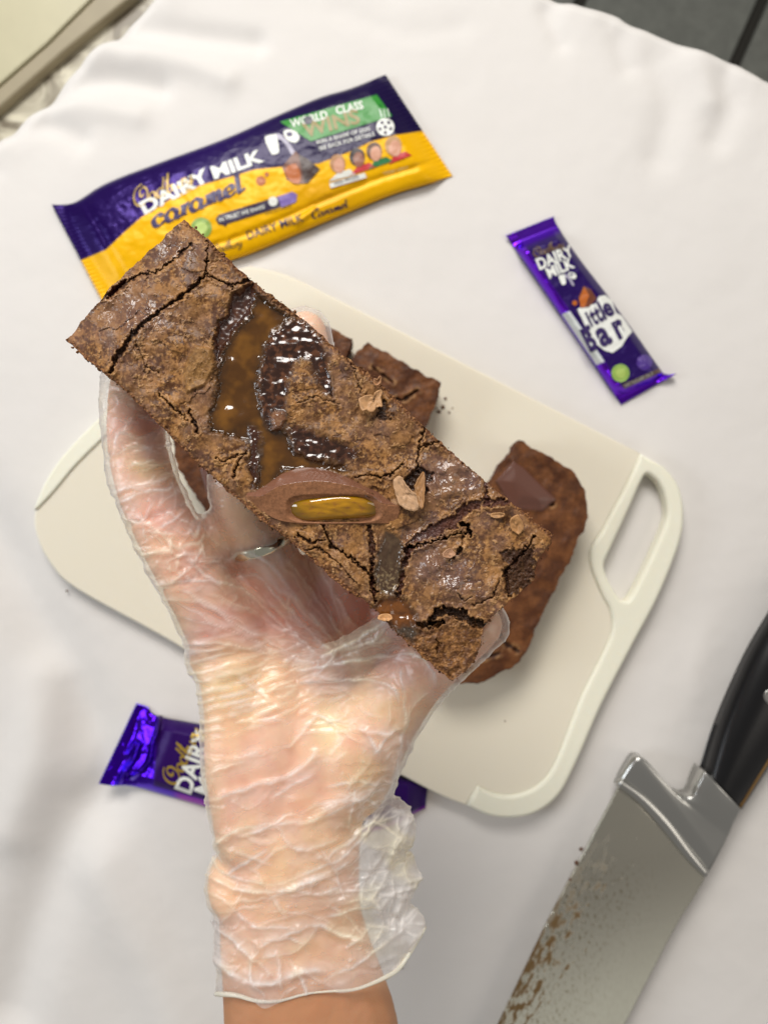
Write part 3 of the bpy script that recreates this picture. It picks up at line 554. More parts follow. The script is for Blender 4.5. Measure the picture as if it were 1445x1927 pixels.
# ---- brownies lying on the board
def plain(seed, cracks=(), choc=None, sheen=.5):
    def f(X, Y):
        h = 1.1*fbm(X/40, Y/40, 3, seed)+.12*fbm(X/8, Y/8, 2, seed+1)
        c = mixc(np.array(lin(72, 40, 22)), np.array(lin(110, 68, 38)), ss(-.4, .4, fbm(X/34, Y/34, 5, seed+2, .6))); c = mixc(c, np.array(lin(60, 34, 22)), ss(.1, .5, fbm(X/50, Y/30, 4, seed+5))*.6)
        r = np.full(X.shape, sheen); g = np.full(X.shape, .9)
        for i, (p, rr) in enumerate(cracks): h, c, t = crack(X, Y, h, c, p, rr, 2.2, np.array(lin(40, 22, 16)), 3, seed+i)
        if choc is not None:
            d = sdf(X, Y, choc); t = 1-ss(-2, 2, d); hh = 2.2+ss(0, 30, -d)*1.5-.05*(Y-900)*.4
            h = h*(1-t)+hh*t; c = mixc(c, np.array(lin(96, 60, 48)), t); r = r*(1-t)+.3*t; g = g*(1-t)+.1*t
        return h, c, r, g
    return f
def lump(label, T, B, seed, ends=None, group='brownies lying on the cutting board', **k):
    o = cake('brownie', T, B, 150, 110, plain(seed, **k), .031, .0215, None, 2.5, seed, ends=ends); tag(o, label, 'brownie', group); return o
lump('dark brownie mostly covered by the held slice, leftmost of those showing along its far edge', [(480, 560), (600, 607), (664, 638)], [(430, 680), (520, 720), (640, 720)], 300, ends=([(480, 560), (430, 680)], [(664, 638), (648, 676), (640, 720)]))
lump('square cut brownie with a cracked top beside a few loose crumbs', [(690, 643), (760, 682), (828, 720)], [(640, 780), (690, 830), (760, 860)], 320, ends=([(690, 643), (662, 680), (640, 780)], [(828, 722), (824, 750), (806, 795), (760, 860)]), cracks=[([(735, 750), (760, 752), (785, 735)], 2.5), ([(700, 690), (740, 720)], 1)])
RB = [(1024, 855), (1073, 883), (1097, 916), (1104, 950), (1100, 990), (1052, 1092), (1012, 1173), (984, 1236), (947, 1264), (903, 1284), (858, 1286), (815, 1275)]
lump('rounded corner brownie with a triangular chunk of milk chocolate in its top', catmull([(976, 829)]+RB[:6], 4), catmull([(931, 893), (880, 960), (830, 1080), (810, 1140)], 4), 340, ends=([(976, 829), (955, 855), (931, 893)], catmull(RB[5:]+[(805, 1200), (810, 1140)], 4)),
     cracks=[([(930, 1180), (955, 1215), (975, 1225)], 3), ([(1000, 955), (1040, 950)], 2), ([(900, 1240), (940, 1230)], 2)], choc=[(932, 905), (966, 868), (985, 880), (1046, 940), (1020, 962), (965, 958)])
lump('brownie glimpsed between the gloved little finger and ring finger', [(320, 700), (460, 730), (560, 790)], [(330, 870), (400, 985), (480, 1010)], 360, choc=[(376, 880), (440, 850), (470, 960), (404, 980)])
for i, (x, y, r) in enumerate([(838, 750, .0008), (833, 766, .0011), (826, 775, .0010), (845, 776, .0006), (822, 768, .0005), (851, 768, .0004)]):
    o = bpy.data.objects.new('crumb', crumb_mesh(i+20, r)); col.objects.link(o); o.location = P(x, y, .0094)
    tag(o, 'brown crumb '+['highest of those on the board right of the square brownie', 'largest of the cluster on the board right of the square brownie', 'second largest on the board, lowest left of its cluster', 'lying lowest right in the cluster beside the square brownie', 'speck nearest the edge of the square brownie', 'faint speck farthest right in the cluster by the square brownie'][i], 'crumb', 'loose crumbs on the board')
for i, (x, y, r, zz) in enumerate([(757, 1822, .0005, .0016), (950, 1357, .0005, .009), (127, 1112, .0007, .0012)]):
    o = bpy.data.objects.new('crumb', crumb_mesh(i+40, r)); col.objects.link(o); o.location = P(x, y, zz)
    tag(o, ['brown speck on the cloth right of the glove cuff', 'faint speck on the bare lower part of the board', 'dark speck on the cloth below the left end of the board'][i], 'crumb')
# ================================================================== gloved hand
def blob(chains, ells, voxel, smooth, name):
    """union of tapered capsules (photo px, z, radius mm, flattening) -> one continuous surface"""
    VV = []; FF = []; nS, nR = 16, 9
    th = np.linspace(0, np.pi, nR+2)[1:-1]; ph = np.linspace(0, 2*np.pi, nS, endpoint=False)
    sp = np.array([[0, 0, 1]]+[[math.sin(t)*math.cos(p), math.sin(t)*math.sin(p), math.cos(t)] for t in th for p in ph]+[[0, 0, -1]])
    sf = [(0, 1+j, 1+(j+1) % nS) for j in range(nS)]
    for i in range(nR-1):
        for j in range(nS): q0 = 1+i*nS+j; q1 = 1+i*nS+(j+1) % nS; sf += [(q0, q0+nS, q1+nS), (q0, q1+nS, q1)]
    sf += [(1+(nR-1)*nS+j, 1+nR*nS, 1+(nR-1)*nS+(j+1) % nS) for j in range(nS)]
    sf = np.array(sf)
    def put(c, rx, ry, rz, rot=0):
        cs, sn = math.cos(rot), math.sin(rot); a, b_ = sp[:, 0]*rx, sp[:, 1]*ry
        FF.append(sf+len(sp)*len(VV)); VV.append(np.stack([c[0]+a*cs-b_*sn, c[1]+a*sn+b_*cs, c[2]+sp[:, 2]*rz], 1))
    def ball(x, y, z, rx, ry, rz, rot=0): put(P(x, y, z), rx, ry, rz, rot)
    for ch in chains:
        p = np.array([(list(P(*q[:3]))+[q[3]*.001, (q[4] if len(q) > 4 else 1.)]) for q in ch]); q = np.array(catmull(p, 6))
        s = np.r_[0, np.cumsum(np.linalg.norm(np.diff(q[:, :3], axis=0), axis=1))]; n = max(2, int(s[-1]/(.0016))); t = np.linspace(0, s[-1], n)
        q = np.stack([np.interp(t, s, q[:, i]) for i in range(5)], 1)
        for c0 in q: put(c0[:3], c0[3], c0[3], c0[3]*c0[4])
    for e in ells: ball(*e[:3], *[a*.001 for a in e[3:6]], *(e[6:] or [0]))
    t = mesh('t', np.concatenate(VV), np.concatenate(FF))
    r = t.modifiers.new('r', 'REMESH'); r.mode = 'VOXEL'; r.voxel_size = voxel
    s = t.modifiers.new('s', 'SMOOTH'); s.factor = .6; s.iterations = smooth
    bpy.context.view_layer.update()
    m2 = bpy.data.meshes.new_from_object(t.evaluated_get(bpy.context.evaluated_depsgraph_get())); bpy.data.objects.remove(t)
    V = np.empty(len(m2.vertices)*3); m2.vertices.foreach_get('co', V); V = V.reshape(-1, 3)
    NN = np.empty(len(V)*3); m2.vertices.foreach_get('normal', NN); NN = NN.reshape(-1, 3)
    return m2, V, NN
LIT = [(470, 1290, .158, 15, .8), (408, 1170, .166, 11.6), (346, 1060, .173, 10.6), (286, 940, .1755, 10.0), (260, 845, .177, 9.6), (258, 740, .177, 9.0), (275, 650, .1775, 8.0)]
RNG = [(600, 1270, .146, 14, .8), (565, 1155, .151, 10.5), (518, 1065, .159, 10.2), (470, 975, .166, 10.9), (458, 885, .172, 10.4), (480, 770, .177, 9), (505, 670, .179, 8.0)]
MID = [(670, 1270, .142, 13, .8), (655, 1160, .144, 10.5), (635, 1080, .150, 9.8), (612, 960, .160, 9.4), (592, 820, .172, 9.2), (583, 710, .178, 8.6), (574, 628, .1785, 7.6)]
IDX = [(720, 1270, .142, 13, .8), (740, 1130, .145, 10.4), (745, 1020, .158, 9.6), (735, 920, .170, 9), (715, 840, .178, 8.4), (695, 790, .179, 7.6)]
THB = [(640, 1450, .158, 19, .8), (700, 1370, .164, 14.5), (755, 1300, .168, 12), (810, 1245, .173, 10.4), (860, 1205, .1765, 9.4), (898, 1176, .178, 8.4)]
ARM = [(610, 2140, .158, 34, .8), (590, 1960, .156, 31.5, .78), (566, 1840, .156, 28, .76), (548, 1730, .156, 25.6, .76), (548, 1620, .157, 24.6, .78), (556, 1500, .158, 25, .72), (560, 1400, .156, 26, .66), (560, 1320, .152, 24, .6)]
HYP = [(480, 1560, .162, 14), (462, 1440, .163, 14), (452, 1340, .163, 12.5), (435, 1250, .164, 11.5)]
PLM = [(500, 1320, .156, 15, .8), (600, 1305, .145, 14, .8), (700, 1300, .147, 13, .8)]
FIL = [[(470, 1420, .160, 15), (540, 1380, .158, 15), (640, 1350, .158, 14)], [(420, 1230, .160, 12), (500, 1240, .157, 12), (590, 1230, .152, 11)], [(395, 1130, .163, 10.5), (470, 1130, .155, 9.5), (560, 1170, .147, 9)], [(380, 1060, .164, 8.5), (430, 1050, .156, 7.5), (480, 1090, .151, 7.5)], [(590, 1235, .141, 10), (650, 1215, .139, 10), (720, 1205, .139, 10)],
       [(392, 1020, .166, 8.5), (430, 1000, .163, 8)], [(500, 1540, .160, 15), (600, 1500, .160, 15), (660, 1440, .160, 14)], [(470, 1660, .158, 15), (560, 1600, .160, 15)], [(520, 1290, .160, 12.5), (515, 1360, .1625, 13.5), (510, 1450, .1625, 14.5), (500, 1560, .161, 15)], [(590, 1300, .158, 12), (585, 1400, .161, 14), (590, 1500, .161, 14)]]
me, V, NN = blob([LIT, RNG, MID, IDX, THB, ARM, HYP, PLM]+FIL, [(622, 1376, .1625, 9, 11, 11), (690, 1400, .166, 13, 12, 11)], .0009, 30, 'hand')
def topx(V):
    k = (H-V[:, 2])/S; return V[:, 0]/k+722.5, 963.5-V[:, 1]/k
hx, hy = topx(V)
# creases where the fingers bend, tendons and soft skin unevenness
d = .00025*fbm(hx/30, hy/30, 3, 500)
for pts, r, a in [([(205, 860), (260, 845), (320, 838)], 5, .0007), ([(235, 990), (290, 975), (350, 950)], 6, .0009), ([(300, 1110), (360, 1095), (410, 1060)], 6, .0008), ([(440, 1040), (490, 1030), (540, 1035)], 4, .0005),
                  ([(400, 1240), (500, 1225), (600, 1240), (660, 1235)], 8, .0012), ([(420, 1290), (520, 1260), (640, 1240)], 7, .0009)]:
    d = d-a*np.exp(-(np.maximum(dline(hx, hy, pts), 0)/r)**2)
V = V+NN*d[:, None]; me.vertices.foreach_set('co', V.astype(np.float32).ravel()); me.update()
base = np.array(lin(240, 192, 156)); pk = np.array(lin(236, 158, 136)); yl = np.array(lin(248, 214, 152)); red = np.array(lin(214, 128, 106))
c = mixc(base, np.array(lin(232, 176, 142)), ss(-.2, .4, fbm(hx/45, hy/45, 4, 510)))
def spot(c, x, y, r, colr, a, ry=None): return mixc(c, colr, a*np.exp(-(((hx-x)/r)**2+((hy-y)/(ry or r))**2)))
for s in [(262, 790, 60, pk, .75, 60), (300, 970, 60, pk, .7, 40), (350, 1060, 50, pk, .7, 60), (420, 1180, 60, pk, .5), (390, 1195, 22, red, .6, 14), (500, 1150, 90, pk, .85, 60), (600, 1130, 75, red, .9, 80), (680, 1170, 60, red, 1.0), (270, 880, 30, yl, .6, 14), (470, 960, 50, yl, .35, 40),  # strong red beside the slice paints the palm hollow's shade into the skin
          (760, 1240, 60, pk, .5), (830, 1215, 50, pk, .7), (440, 1290, 70, yl, .7, 60), (618, 1370, 30, np.array(lin(255, 238, 180)), .75, 48), (690, 1372, 22, pk, .45), (660, 1395, 22, pk, .6, 14), (700, 1330, 60, yl, .4, 40), (700, 1490, 60, yl, .45, 90), (520, 1480, 90, pk, .25), (560, 1620, 90, yl, .3, 60), (450, 1680, 60, np.array(lin(240, 180, 132)), .6), (560, 1760, 110, np.array(lin(224, 174, 130)), .6, 70)]:
    c = spot(c, *s)
c = mixc(c, np.array(lin(184, 128, 90)), ss(1800, 1890, hy)*.9)
setattr_(me, 'colr', c)
sk, nt, b = mat('skin'); L = nt.links; a = N(nt, 'ShaderNodeAttribute', attribute_name='colr'); L.new(a.outputs['Color'], b.inputs['Base Color'])
b.inputs['Subsurface Weight'].default_value = .3; b.inputs['Subsurface Radius'].default_value = (1, .35, .2); b.inputs['Subsurface Scale'].default_value = .003; b.inputs['Roughness'].default_value = .5
g = N(nt, 'ShaderNodeNewGeometry'); vo = N(nt, 'ShaderNodeTexVoronoi', feature='DISTANCE_TO_EDGE', i_Scale=900.0); L.new(g.outputs['Position'], vo.inputs['Vector']); bp = N(nt, 'ShaderNodeBump', i_Strength=.35, i_Distance=.00015); L.new(vo.outputs['Distance'], bp.inputs['Height']); L.new(bp.outputs[0], b.inputs['Normal'])
me.polygons.foreach_set('use_smooth', [True]*len(me.polygons)); me.materials.clear(); me.materials.append(sk); me.name = 'hand'
ps = empty('person', P(585, 1750, .16), 'hand in a thin clear plastic glove, palm up under the held brownie slice', 'person')
hand = bpy.data.objects.new('hand', me); col.objects.link(hand); hand.parent = ps
# ring
def torus(name, cpt, nrm, R, r, m, parent, sq=1.0):
    n = Vector(nrm).normalized(); u = n.orthogonal().normalized(); v = n.cross(u); V = []; A, B = 64, 12
    for i in range(A):
        t = 2*math.pi*i/A; ctr = Vector(cpt)+u*R*math.cos(t)+v*R*math.sin(t); rad = (ctr-Vector(cpt)).normalized()
        for j in range(B):
            s = 2*math.pi*j/B; V.append(ctr+rad*r*math.cos(s)*.6+n*r*math.sin(s)*1.3)
    F = np.array([(i*B+j, ((i+1) % A)*B+j, ((i+1) % A)*B+(j+1) % B, i*B+(j+1) % B) for i in range(A) for j in range(B)])
    return mesh(name, V, F, m, parent)
pa = Vector(P(478, 1075, .163)); 
torus('ring', P(492, 1018, .1630), (Vector(P(470, 975, .166))-Vector(P(505, 1065, .160))), .0112, .0015, simple('silver', lin(225, 225, 205), .2, 1), ps)
# fingernails on the far side of the fingers
nm = simple('nail', lin(232, 186, 170), .25, coat=.3)
for x, y, z in [(275, 660, .1705), (505, 680, .1705), (574, 640, .1705), (695, 800, .171), (895, 1180, .1695)]:
    cpt = P(x, y, z); rr, aa = np.meshgrid(np.linspace(0, 1, 6), np.linspace(0, 2*np.pi, 20, endpoint=False), indexing='ij')
    Vn = np.stack([cpt[0]+.0048*rr*np.cos(aa), cpt[1]+.006*rr*np.sin(aa), cpt[2]-.0009+.0016*(rr*np.cos(aa))**2], -1).reshape(-1, 3)
    o = mesh('fingernail', Vn, gridF(6, 20, True)[:, ::-1], nm, ps); q = o.modifiers.new('t', 'SOLIDIFY'); q.thickness = .0005
# ---------------- glove
def fat(ch, add, dz=0): return [(q[0], q[1], q[2]+dz, q[3]+add, *(q[4:] or (1,))) for q in ch]
gl = [fat(ARM, 2.4)]+[fat(q, 1.45) for q in [LIT, RNG, MID, IDX, THB, HYP, PLM]+FIL]+[
      [(262, 900, .176, 10.4), (250, 850, .176, 9.5), (240, 760, .177, 9), (238, 700, .177, 8)],
      [(590, 1262, .166, 7), (660, 1235, .170, 7.5), (725, 1195, .175, 7), (760, 1165, .178, 5)], [(560, 1300, .160, 12, .8), (660, 1290, .164, 11), (745, 1262, .168, 11), (780, 1262, .168, 9)],
      [(775, 1290, .170, 8.6), (790, 1275, .171, 7.2)], [(700, 1330, .164, 15), (735, 1350, .162, 9)],
      [(895, 1180, .178, 9.8), (908, 1176, .178, 9)]]
ge = [(622, 1376, .1625, 11, 13, 13), (690, 1400, .166, 15, 14, 13), (590, 1470, .154, 31.5, 16, 20), (602, 1560, .153, 35, 20, 21), (606, 1650, .152, 36.5, 17, 22), (602, 1740, .152, 36.5, 17, 23), (596, 1820, .154, 36, 20, 24), (592, 1900, .154, 35, 20, 25), (745, 1745, .155, 11, 10, 10), (560, 1880, .154, 30, 14, 23)]
gm, GV, GN = blob(gl, ge, .00056, 34, 'glove')
# drop the closed end: the opening follows an uneven line
gx, gy = topx(GV)
_gx, _gy = np.array(catmull(list(zip([380, 395, 430, 470, 497, 530, 580, 610, 640, 680, 710, 745, 780, 806], [1862, 1869, 1872, 1880, 1898, 1886, 1872, 1862, 1869, 1862, 1846, 1828, 1780, 1735])), 8)).T
def gl_edge(x): return np.interp(x, _gx, _gy)
Fn = np.empty(len(gm.polygons)*4, dtype=np.int32) if len(gm.loops) == 4*len(gm.polygons) else None
gm.loops.foreach_get('vertex_index', Fn); Fn = Fn.reshape(-1, 4)
keep = (gy < gl_edge(gx)) & (gy < 1905); Fk = Fn[keep[Fn].all(1)]
used = np.zeros(len(GV), bool); used[Fk.ravel()] = True; remap = np.cumsum(used)-1; GV = GV[used]; GN = GN[used]; gx = gx[used]; gy = gy[used]; Fk = remap[Fk]
# wrinkles -- traced folds: (points, width px, height mm)
W = [([(205, 735), (245, 760), (300, 765)], 4, .5), ([(214, 850), (225, 815), (262, 822), (300, 812)], 5, .7), ([(212, 858), (260, 838), (310, 855)], 4, .6), ([(215, 930), (255, 915), (300, 905), (325, 895)], 4, .9), ([(225, 945), (270, 925), (318, 920), (330, 905)], 4, .9), ([(232, 975), (280, 985), (330, 960)], 4, .6), ([(318, 900), (330, 930), (325, 965)], 4, .6),
     ([(250, 1030), (280, 1040), (330, 1030), (360, 1030)], 5, .9), ([(262, 1048), (300, 1040), (350, 1045), (395, 1035)], 4, .7), ([(345, 990), (370, 1010), (375, 985), (395, 965)], 5, .9), ([(362, 1055), (400, 1045), (430, 1050), (450, 1035)], 4, .7), ([(330, 1110), (290, 1100), (270, 1060)], 5, .6), ([(330, 880), (350, 930), (385, 1000), (430, 1040)], 4, .4),
     ([(300, 1100), (350, 1092), (410, 1094), (470, 1120), (520, 1165), (600, 1232)], 4, .8), ([(440, 1090), (480, 1080), (530, 1130), (600, 1205), (630, 1225)], 4, .8), ([(460, 1040), (505, 1060), (560, 1130), (620, 1200), (640, 1222)], 5, .9), ([(530, 1045), (570, 1090), (620, 1160), (650, 1210)], 4, .7), ([(590, 1050), (620, 1100), (660, 1165), (680, 1185)], 4, .6), ([(310, 1130), (380, 1135), (450, 1180), (540, 1225)], 4, .5), ([(340, 1160), (420, 1180), (500, 1215), (560, 1240)], 3.5, .45), ([(345, 1215), (420, 1210), (500, 1228), (600, 1245)], 3.5, .5),
     ([(600, 1240), (660, 1212), (740, 1162)], 5, 1.3), ([(560, 1262), (650, 1245), (740, 1232), (790, 1234), (815, 1262), (818, 1290)], 4, 1.0), ([(510, 1300), (590, 1282), (680, 1278), (735, 1290), (752, 1320)], 4, .9), ([(752, 1250), (758, 1300), (762, 1350), (755, 1372)], 4, .8), ([(738, 1300), (735, 1345), (730, 1370)], 3.5, .6), ([(815, 1300), (785, 1320), (770, 1350)], 4, .5),
     ([(668, 1368), (700, 1378), (735, 1382), (762, 1365)], 4, .8), ([(690, 1375), (705, 1400), (720, 1412), (745, 1400)], 4, .8), ([(715, 1430), (712, 1400), (735, 1385)], 3.5, .7), ([(750, 1400), (735, 1470), (690, 1560), (640, 1620)], 5, 1.1), ([(768, 1380), (772, 1460), (760, 1560), (720, 1660), (690, 1700)], 5, .9),
     ([(395, 1440), (430, 1430), (495, 1412)], 4, .6), ([(392, 1455), (440, 1440), (470, 1432)], 3.5, .6), ([(395, 1506), (470, 1480), (540, 1462), (600, 1412)], 5, 1.0), ([(392, 1600), (450, 1560), (540, 1548), (600, 1540), (680, 1500), (730, 1480)], 5, 1.1), ([(450, 1575), (520, 1560), (560, 1600), (640, 1580)], 4, .8), ([(594, 1545), (600, 1530), (660, 1505), (682, 1516), (672, 1545)], 4, .9),
     ([(393, 1600), (420, 1640), (500, 1662), (560, 1650), (640, 1615), (665, 1612)], 4, .9), ([(400, 1650), (440, 1672), (520, 1678), (600, 1650), (660, 1622)], 5, 1.3), ([(590, 1600), (620, 1622), (660, 1628), (690, 1590)], 4, .7), ([(395, 1680), (430, 1700), (480, 1740), (560, 1745)], 4, .8), ([(395, 1735), (440, 1770), (470, 1800), (520, 1840)], 4, .8), ([(540, 1668), (600, 1680), (680, 1650)], 4, .7), ([(560, 1745), (600, 1740), (560, 1790), (490, 1800)], 4, .5),
     ([(485, 1782), (560, 1752), (600, 1742), (640, 1760), (690, 1770)], 5, 1.2), ([(490, 1785), (470, 1830), (500, 1880)], 4, .8), ([(525, 1785), (530, 1860)], 3.5, .8), ([(400, 1800), (450, 1842), (510, 1852), (560, 1830), (610, 1828)], 7, 1.4), ([(600, 1850), (690, 1800), (740, 1760), (800, 1700)], 5, .9), ([(640, 1700), (700, 1690), (720, 1740), (700, 1780)], 4, .8), ([(740, 1520), (780, 1560), (760, 1640), (790, 1690)], 5, .8), ([(700, 1620), (680, 1690), (700, 1700)], 4, .7), ([(755, 1510), (740, 1600), (715, 1650)], 4, .7), ([(810, 1700), (800, 1735), (770, 1790), (735, 1830)], 5, .8)]
wx = gx+4*fbm(gx/28, gy/28, 2, 600); wy = gy+4*fbm(gx/28, gy/28, 2, 601)
top = ss(-.35, .15, GN[:, 2])
disp = np.zeros(len(gx)); fold = np.zeros(len(gx))
for i, (pts, wd, a) in enumerate(W):
    dd = np.abs(dline(wx, wy, catmull(pts, 4))); n_ = .55+.45*ss(-.4, .3, fbm(gx/40, gy/40, 2, 610+i))
    r_ = np.exp(-(dd/wd)**2); disp += a*.00062*n_*np.exp(-(dd/(wd*1.35+1.5))**2)-.0002*a*np.exp(-((dd-3*wd)/(2*wd))**2); veil = np.exp(-(np.maximum(dsigned(wx, wy, catmull(pts, 4))*(1 if i % 3 else -1), 0)/26))*(dd < 90)*(dsigned(wx, wy, catmull(pts, 4))*(1 if i % 3 else -1) > 0)*ss(90, 30, dd); ends_ = ss(0, 18, np.hypot(wx-pts[0][0], wy-pts[0][1]))*ss(0, 18, np.hypot(wx-pts[-1][0], wy-pts[-1][1])); fold = np.maximum(fold, np.exp(-(dd/(wd*.75))**2)*n_*min(1, a)*.62*(.4+.6*ends_)+.34*veil*n_*ends_)
# many small creases scattered over wrist, palm and fingers
rs = np.random.RandomState(11)
def crease(x0, y0, L, a0, wd, a, k):
    global disp, fold
    a0 = math.radians(a0); pts = [(x0, y0)]; an_ = a0
    for q in range(4): an_ += rs.randn()*.22; pts.append((pts[-1][0]+L/4*math.cos(an_), pts[-1][1]-L/4*math.sin(an_)))
    m = (np.abs(gx-x0-L/2*math.cos(a0)) < L*.7+30) & (np.abs(gy-y0+L/2*math.sin(a0)) < L*.7+30)
    if not m.any(): return
    dq = np.abs(dline(wx[m], wy[m], pts)); e0 = np.minimum(np.hypot(wx[m]-pts[0][0], wy[m]-pts[0][1]), np.hypot(wx[m]-pts[-1][0], wy[m]-pts[-1][1])); tp = ss(0, L*.3, e0)
    sd_ = dsigned(wx[m], wy[m], pts)*(1 if rs.rand() < .5 else -1); disp[m] += a*.001*tp*(np.exp(-(dq/(wd+1.5))**2)-.35*np.exp(-((sd_+2.6*wd)/(1.6*wd))**2))
    f = tp*(np.exp(-(dq/wd)**2)*k+.22*k*np.exp(-np.maximum(sd_, 0)/14)*(sd_ > 0)*ss(50, 20, dq)); fold[m] = np.maximum(fold[m], f)
for _ in range(44): x_, y_ = 385+rs.rand()*360, 1480+rs.rand()*370; crease(x_, y_, 80+130*rs.rand(), 10+18*rs.randn(), 2.2+1.6*rs.rand(), .18+.28*rs.rand(), .25+.45*rs.rand())
for _ in range(26): x_, y_ = 640+rs.rand()*150, 1420+rs.rand()*400; crease(x_, y_, 50+100*rs.rand(), 62+20*rs.randn(), 2.4+1.4*rs.rand(), .25+.3*rs.rand(), .3+.5*rs.rand())
for _ in range(14): x_, y_ = 350+rs.rand()*250, 1240+rs.rand()*200; crease(x_, y_, 60+100*rs.rand(), 6+8*rs.randn(), 2.2+rs.rand(), .18+.2*rs.rand(), .2+.4*rs.rand())
for _ in range(42): y_ = 720+rs.rand()*400; x_ = np.interp(y_, [720, 850, 960, 1120], [195, 205, 235, 320])+rs.rand()*80; crease(x_, y_, 40+60*rs.rand(), 8+28*rs.randn(), 2.2+rs.rand(), .2+.25*rs.rand(), .25+.4*rs.rand())
for _ in range(18): t_ = rs.rand(); crease(640-280*t_-20*rs.rand(), 1225-170*t_*rs.rand()*1.2, 70+100*rs.rand(), 140+14*rs.randn(), 2.2+rs.rand(), .2+.2*rs.rand(), .25+.35*rs.rand())
for _ in range(12): x_, y_ = 560+rs.rand()*170, 1200+rs.rand()*130; crease(x_, y_, 60+90*rs.rand(), 14+10*rs.randn(), 2.2+rs.rand(), .18+.2*rs.rand(), .2+.35*rs.rand())
# parallel gathers on the heel of the palm
zp = ss(1150, 1230, gy)*(1-ss(1380, 1420, gy+.25*(gx-350)))*(1-ss(520, 660, gx))
ph = (gy+.10*(gx-350)+.0011*(gx-350)**2)/6.3+1.6*fbm(gx/80, gy/24, 3, 620); gth = (.5+.5*np.sin(ph*2.1))**2*ss(-.35, .3, fbm(gx/60, gy/16, 3, 621)+.12)
disp += .00045*zp*gth; fold = np.maximum(fold, zp*gth*.6)
# fan of folds gathering at the base of the thumb
rr = np.hypot(gx-655, gy-1235); an = np.arctan2(gy-1235, gx-655); zf = ss(20, 60, rr)*(1-ss(230, 340, rr))*((an < -1.75) | (an > 2.9))*(gy < 1300)
gth = (.5+.5*np.sin(an*34+3*fbm(gx/60, gy/60, 2, 622)))**3; disp += .0004*zf*gth; fold = np.maximum(fold, zf*gth*.36)
# crumpling: finger, cuff
X3 = gx+GV[:, 2]*1500; Y3 = gy-GV[:, 2]*700
Xw = X3+22*fbm(X3/50, Y3/50, 2, 630); Yw = Y3+22*fbm(X3/50, Y3/50, 2, 631)
cr = lambda sx, sy, rot, sd: ridge((Xw*math.cos(rot)+Yw*math.sin(rot))/sx, (-Xw*math.sin(rot)+Yw*math.cos(rot))/sy, 3, sd)
zc = ss(1390, 1500, gy+.15*(gx-400)); k1 = cr(150, 44, -.35, 640)**3; k2 = cr(80, 50, -.9, 650)**4
disp += zc*(.0009*(k1-.25)+.0002*k2+.0008*fbm(gx/90, gy/40, 2, 671))*(.8+.5*ss(500, 800, gx)); fold = np.maximum(fold, zc*ss(.35, .95, k1)*.5); fold = np.maximum(fold, zc*ss(.5, 1., k2)*.35)
zg = 1-ss(1080, 1180, gy-.4*(gx-350)); k3 = cr(46, 26, .1, 660)**2.2; disp += zg*(.0005*(k3-.3)); fold = np.maximum(fold, zg*ss(.45, .95, k3)*.4)
disp += .0002*fbm(gx/20, gy/20, 2, 670)
lowe = gl_edge(gx)-gy; disp *= .3+.7*ss(0, 40, lowe)
keepout = ss(.1855, .1815, GV[:, 2])      # nothing may poke up into the cake
inb = 1-ss(-14, 4, sdf(gx, gy, [(345, 413), (1040, 1010), (850, 1280), (125, 640)]))
GV2 = GV+GN*(disp*(1-.85*inb))[:, None]; GV2[:, 2] = np.where(inb > .5, np.minimum(GV2[:, 2], .1845), GV2[:, 2])
# snap the opening onto its smooth outline and roll a bead round it
def open_edge(Fk):
    E = np.sort(np.concatenate([Fk[:, [0, 1]], Fk[:, [1, 2]], Fk[:, [2, 3]], Fk[:, [3, 0]]]), 1); key = E[:, 0].astype(np.int64)*10**7+E[:, 1]; un, ct = np.unique(key, return_counts=True); be = un[ct == 1]
    return np.unique(np.r_[be//10**7, be % 10**7])
kk = (H-GV2[:, 2])/S; GV2[:, 1] = np.maximum(GV2[:, 1], -(gl_edge(GV2[:, 0]/kk+722.5)-963.5)*kk)
bnd = open_edge(Fk); kk = (H-GV2[bnd, 2])/S; GV2[bnd, 1] = -(gl_edge(GV2[bnd, 0]/kk+722.5)-963.5)*kk
thin = np.clip(.5+.8*fbm(gx/50, gy/50, 3, 680)+1.2*ss(690, 790, gx)*ss(1380, 1460, gy), 0, 2)
pal = mixc(np.array(lin(250, 249, 248)), np.array(lin(252, 248, 228)), ss(-.1, .3, fbm(gx/90, gy/90, 2, 681)+.3*zp))
gmx, nt, b = mat('clear_vinyl'); L = nt.links; out = nt.nodes['Material Output']; nt.nodes.remove(b)
a = N(nt, 'ShaderNodeAttribute', attribute_name='fold'); a2 = N(nt, 'ShaderNodeAttribute', attribute_name='thin'); ac = N(nt, 'ShaderNodeAttribute', attribute_name='colr')
g = N(nt, 'ShaderNodeNewGeometry'); mp = N(nt, 'ShaderNodeMapping', i_Rotation=(0, 0, .4), i_Scale=(160, 420, 300)); L.new(g.outputs['Position'], mp.inputs[0])
n1 = N(nt, 'ShaderNodeTexNoise', i_Scale=1.0, i_Detail=3.0, i_Distortion=1.5); L.new(mp.outputs[0], n1.inputs['Vector']); bp = N(nt, 'ShaderNodeBump', i_Strength=.35, i_Distance=.0004); L.new(n1.outputs['Fac'], bp.inputs['Height'])
tr = N(nt, 'ShaderNodeBsdfTransparent'); tr.inputs[0].default_value = (1, 1, 1, 1)
df = N(nt, 'ShaderNodeBsdfDiffuse'); tl = N(nt, 'ShaderNodeBsdfTranslucent'); gs = N(nt, 'ShaderNodeBsdfGlossy'); gs.inputs['Roughness'].default_value = .32; gs.inputs[0].default_value = (1, 1, 1, 1)
for q in (df, tl): L.new(ac.outputs['Color'], q.inputs[0])
for q in (df, tl, gs): L.new(bp.outputs[0], q.inputs['Normal'])
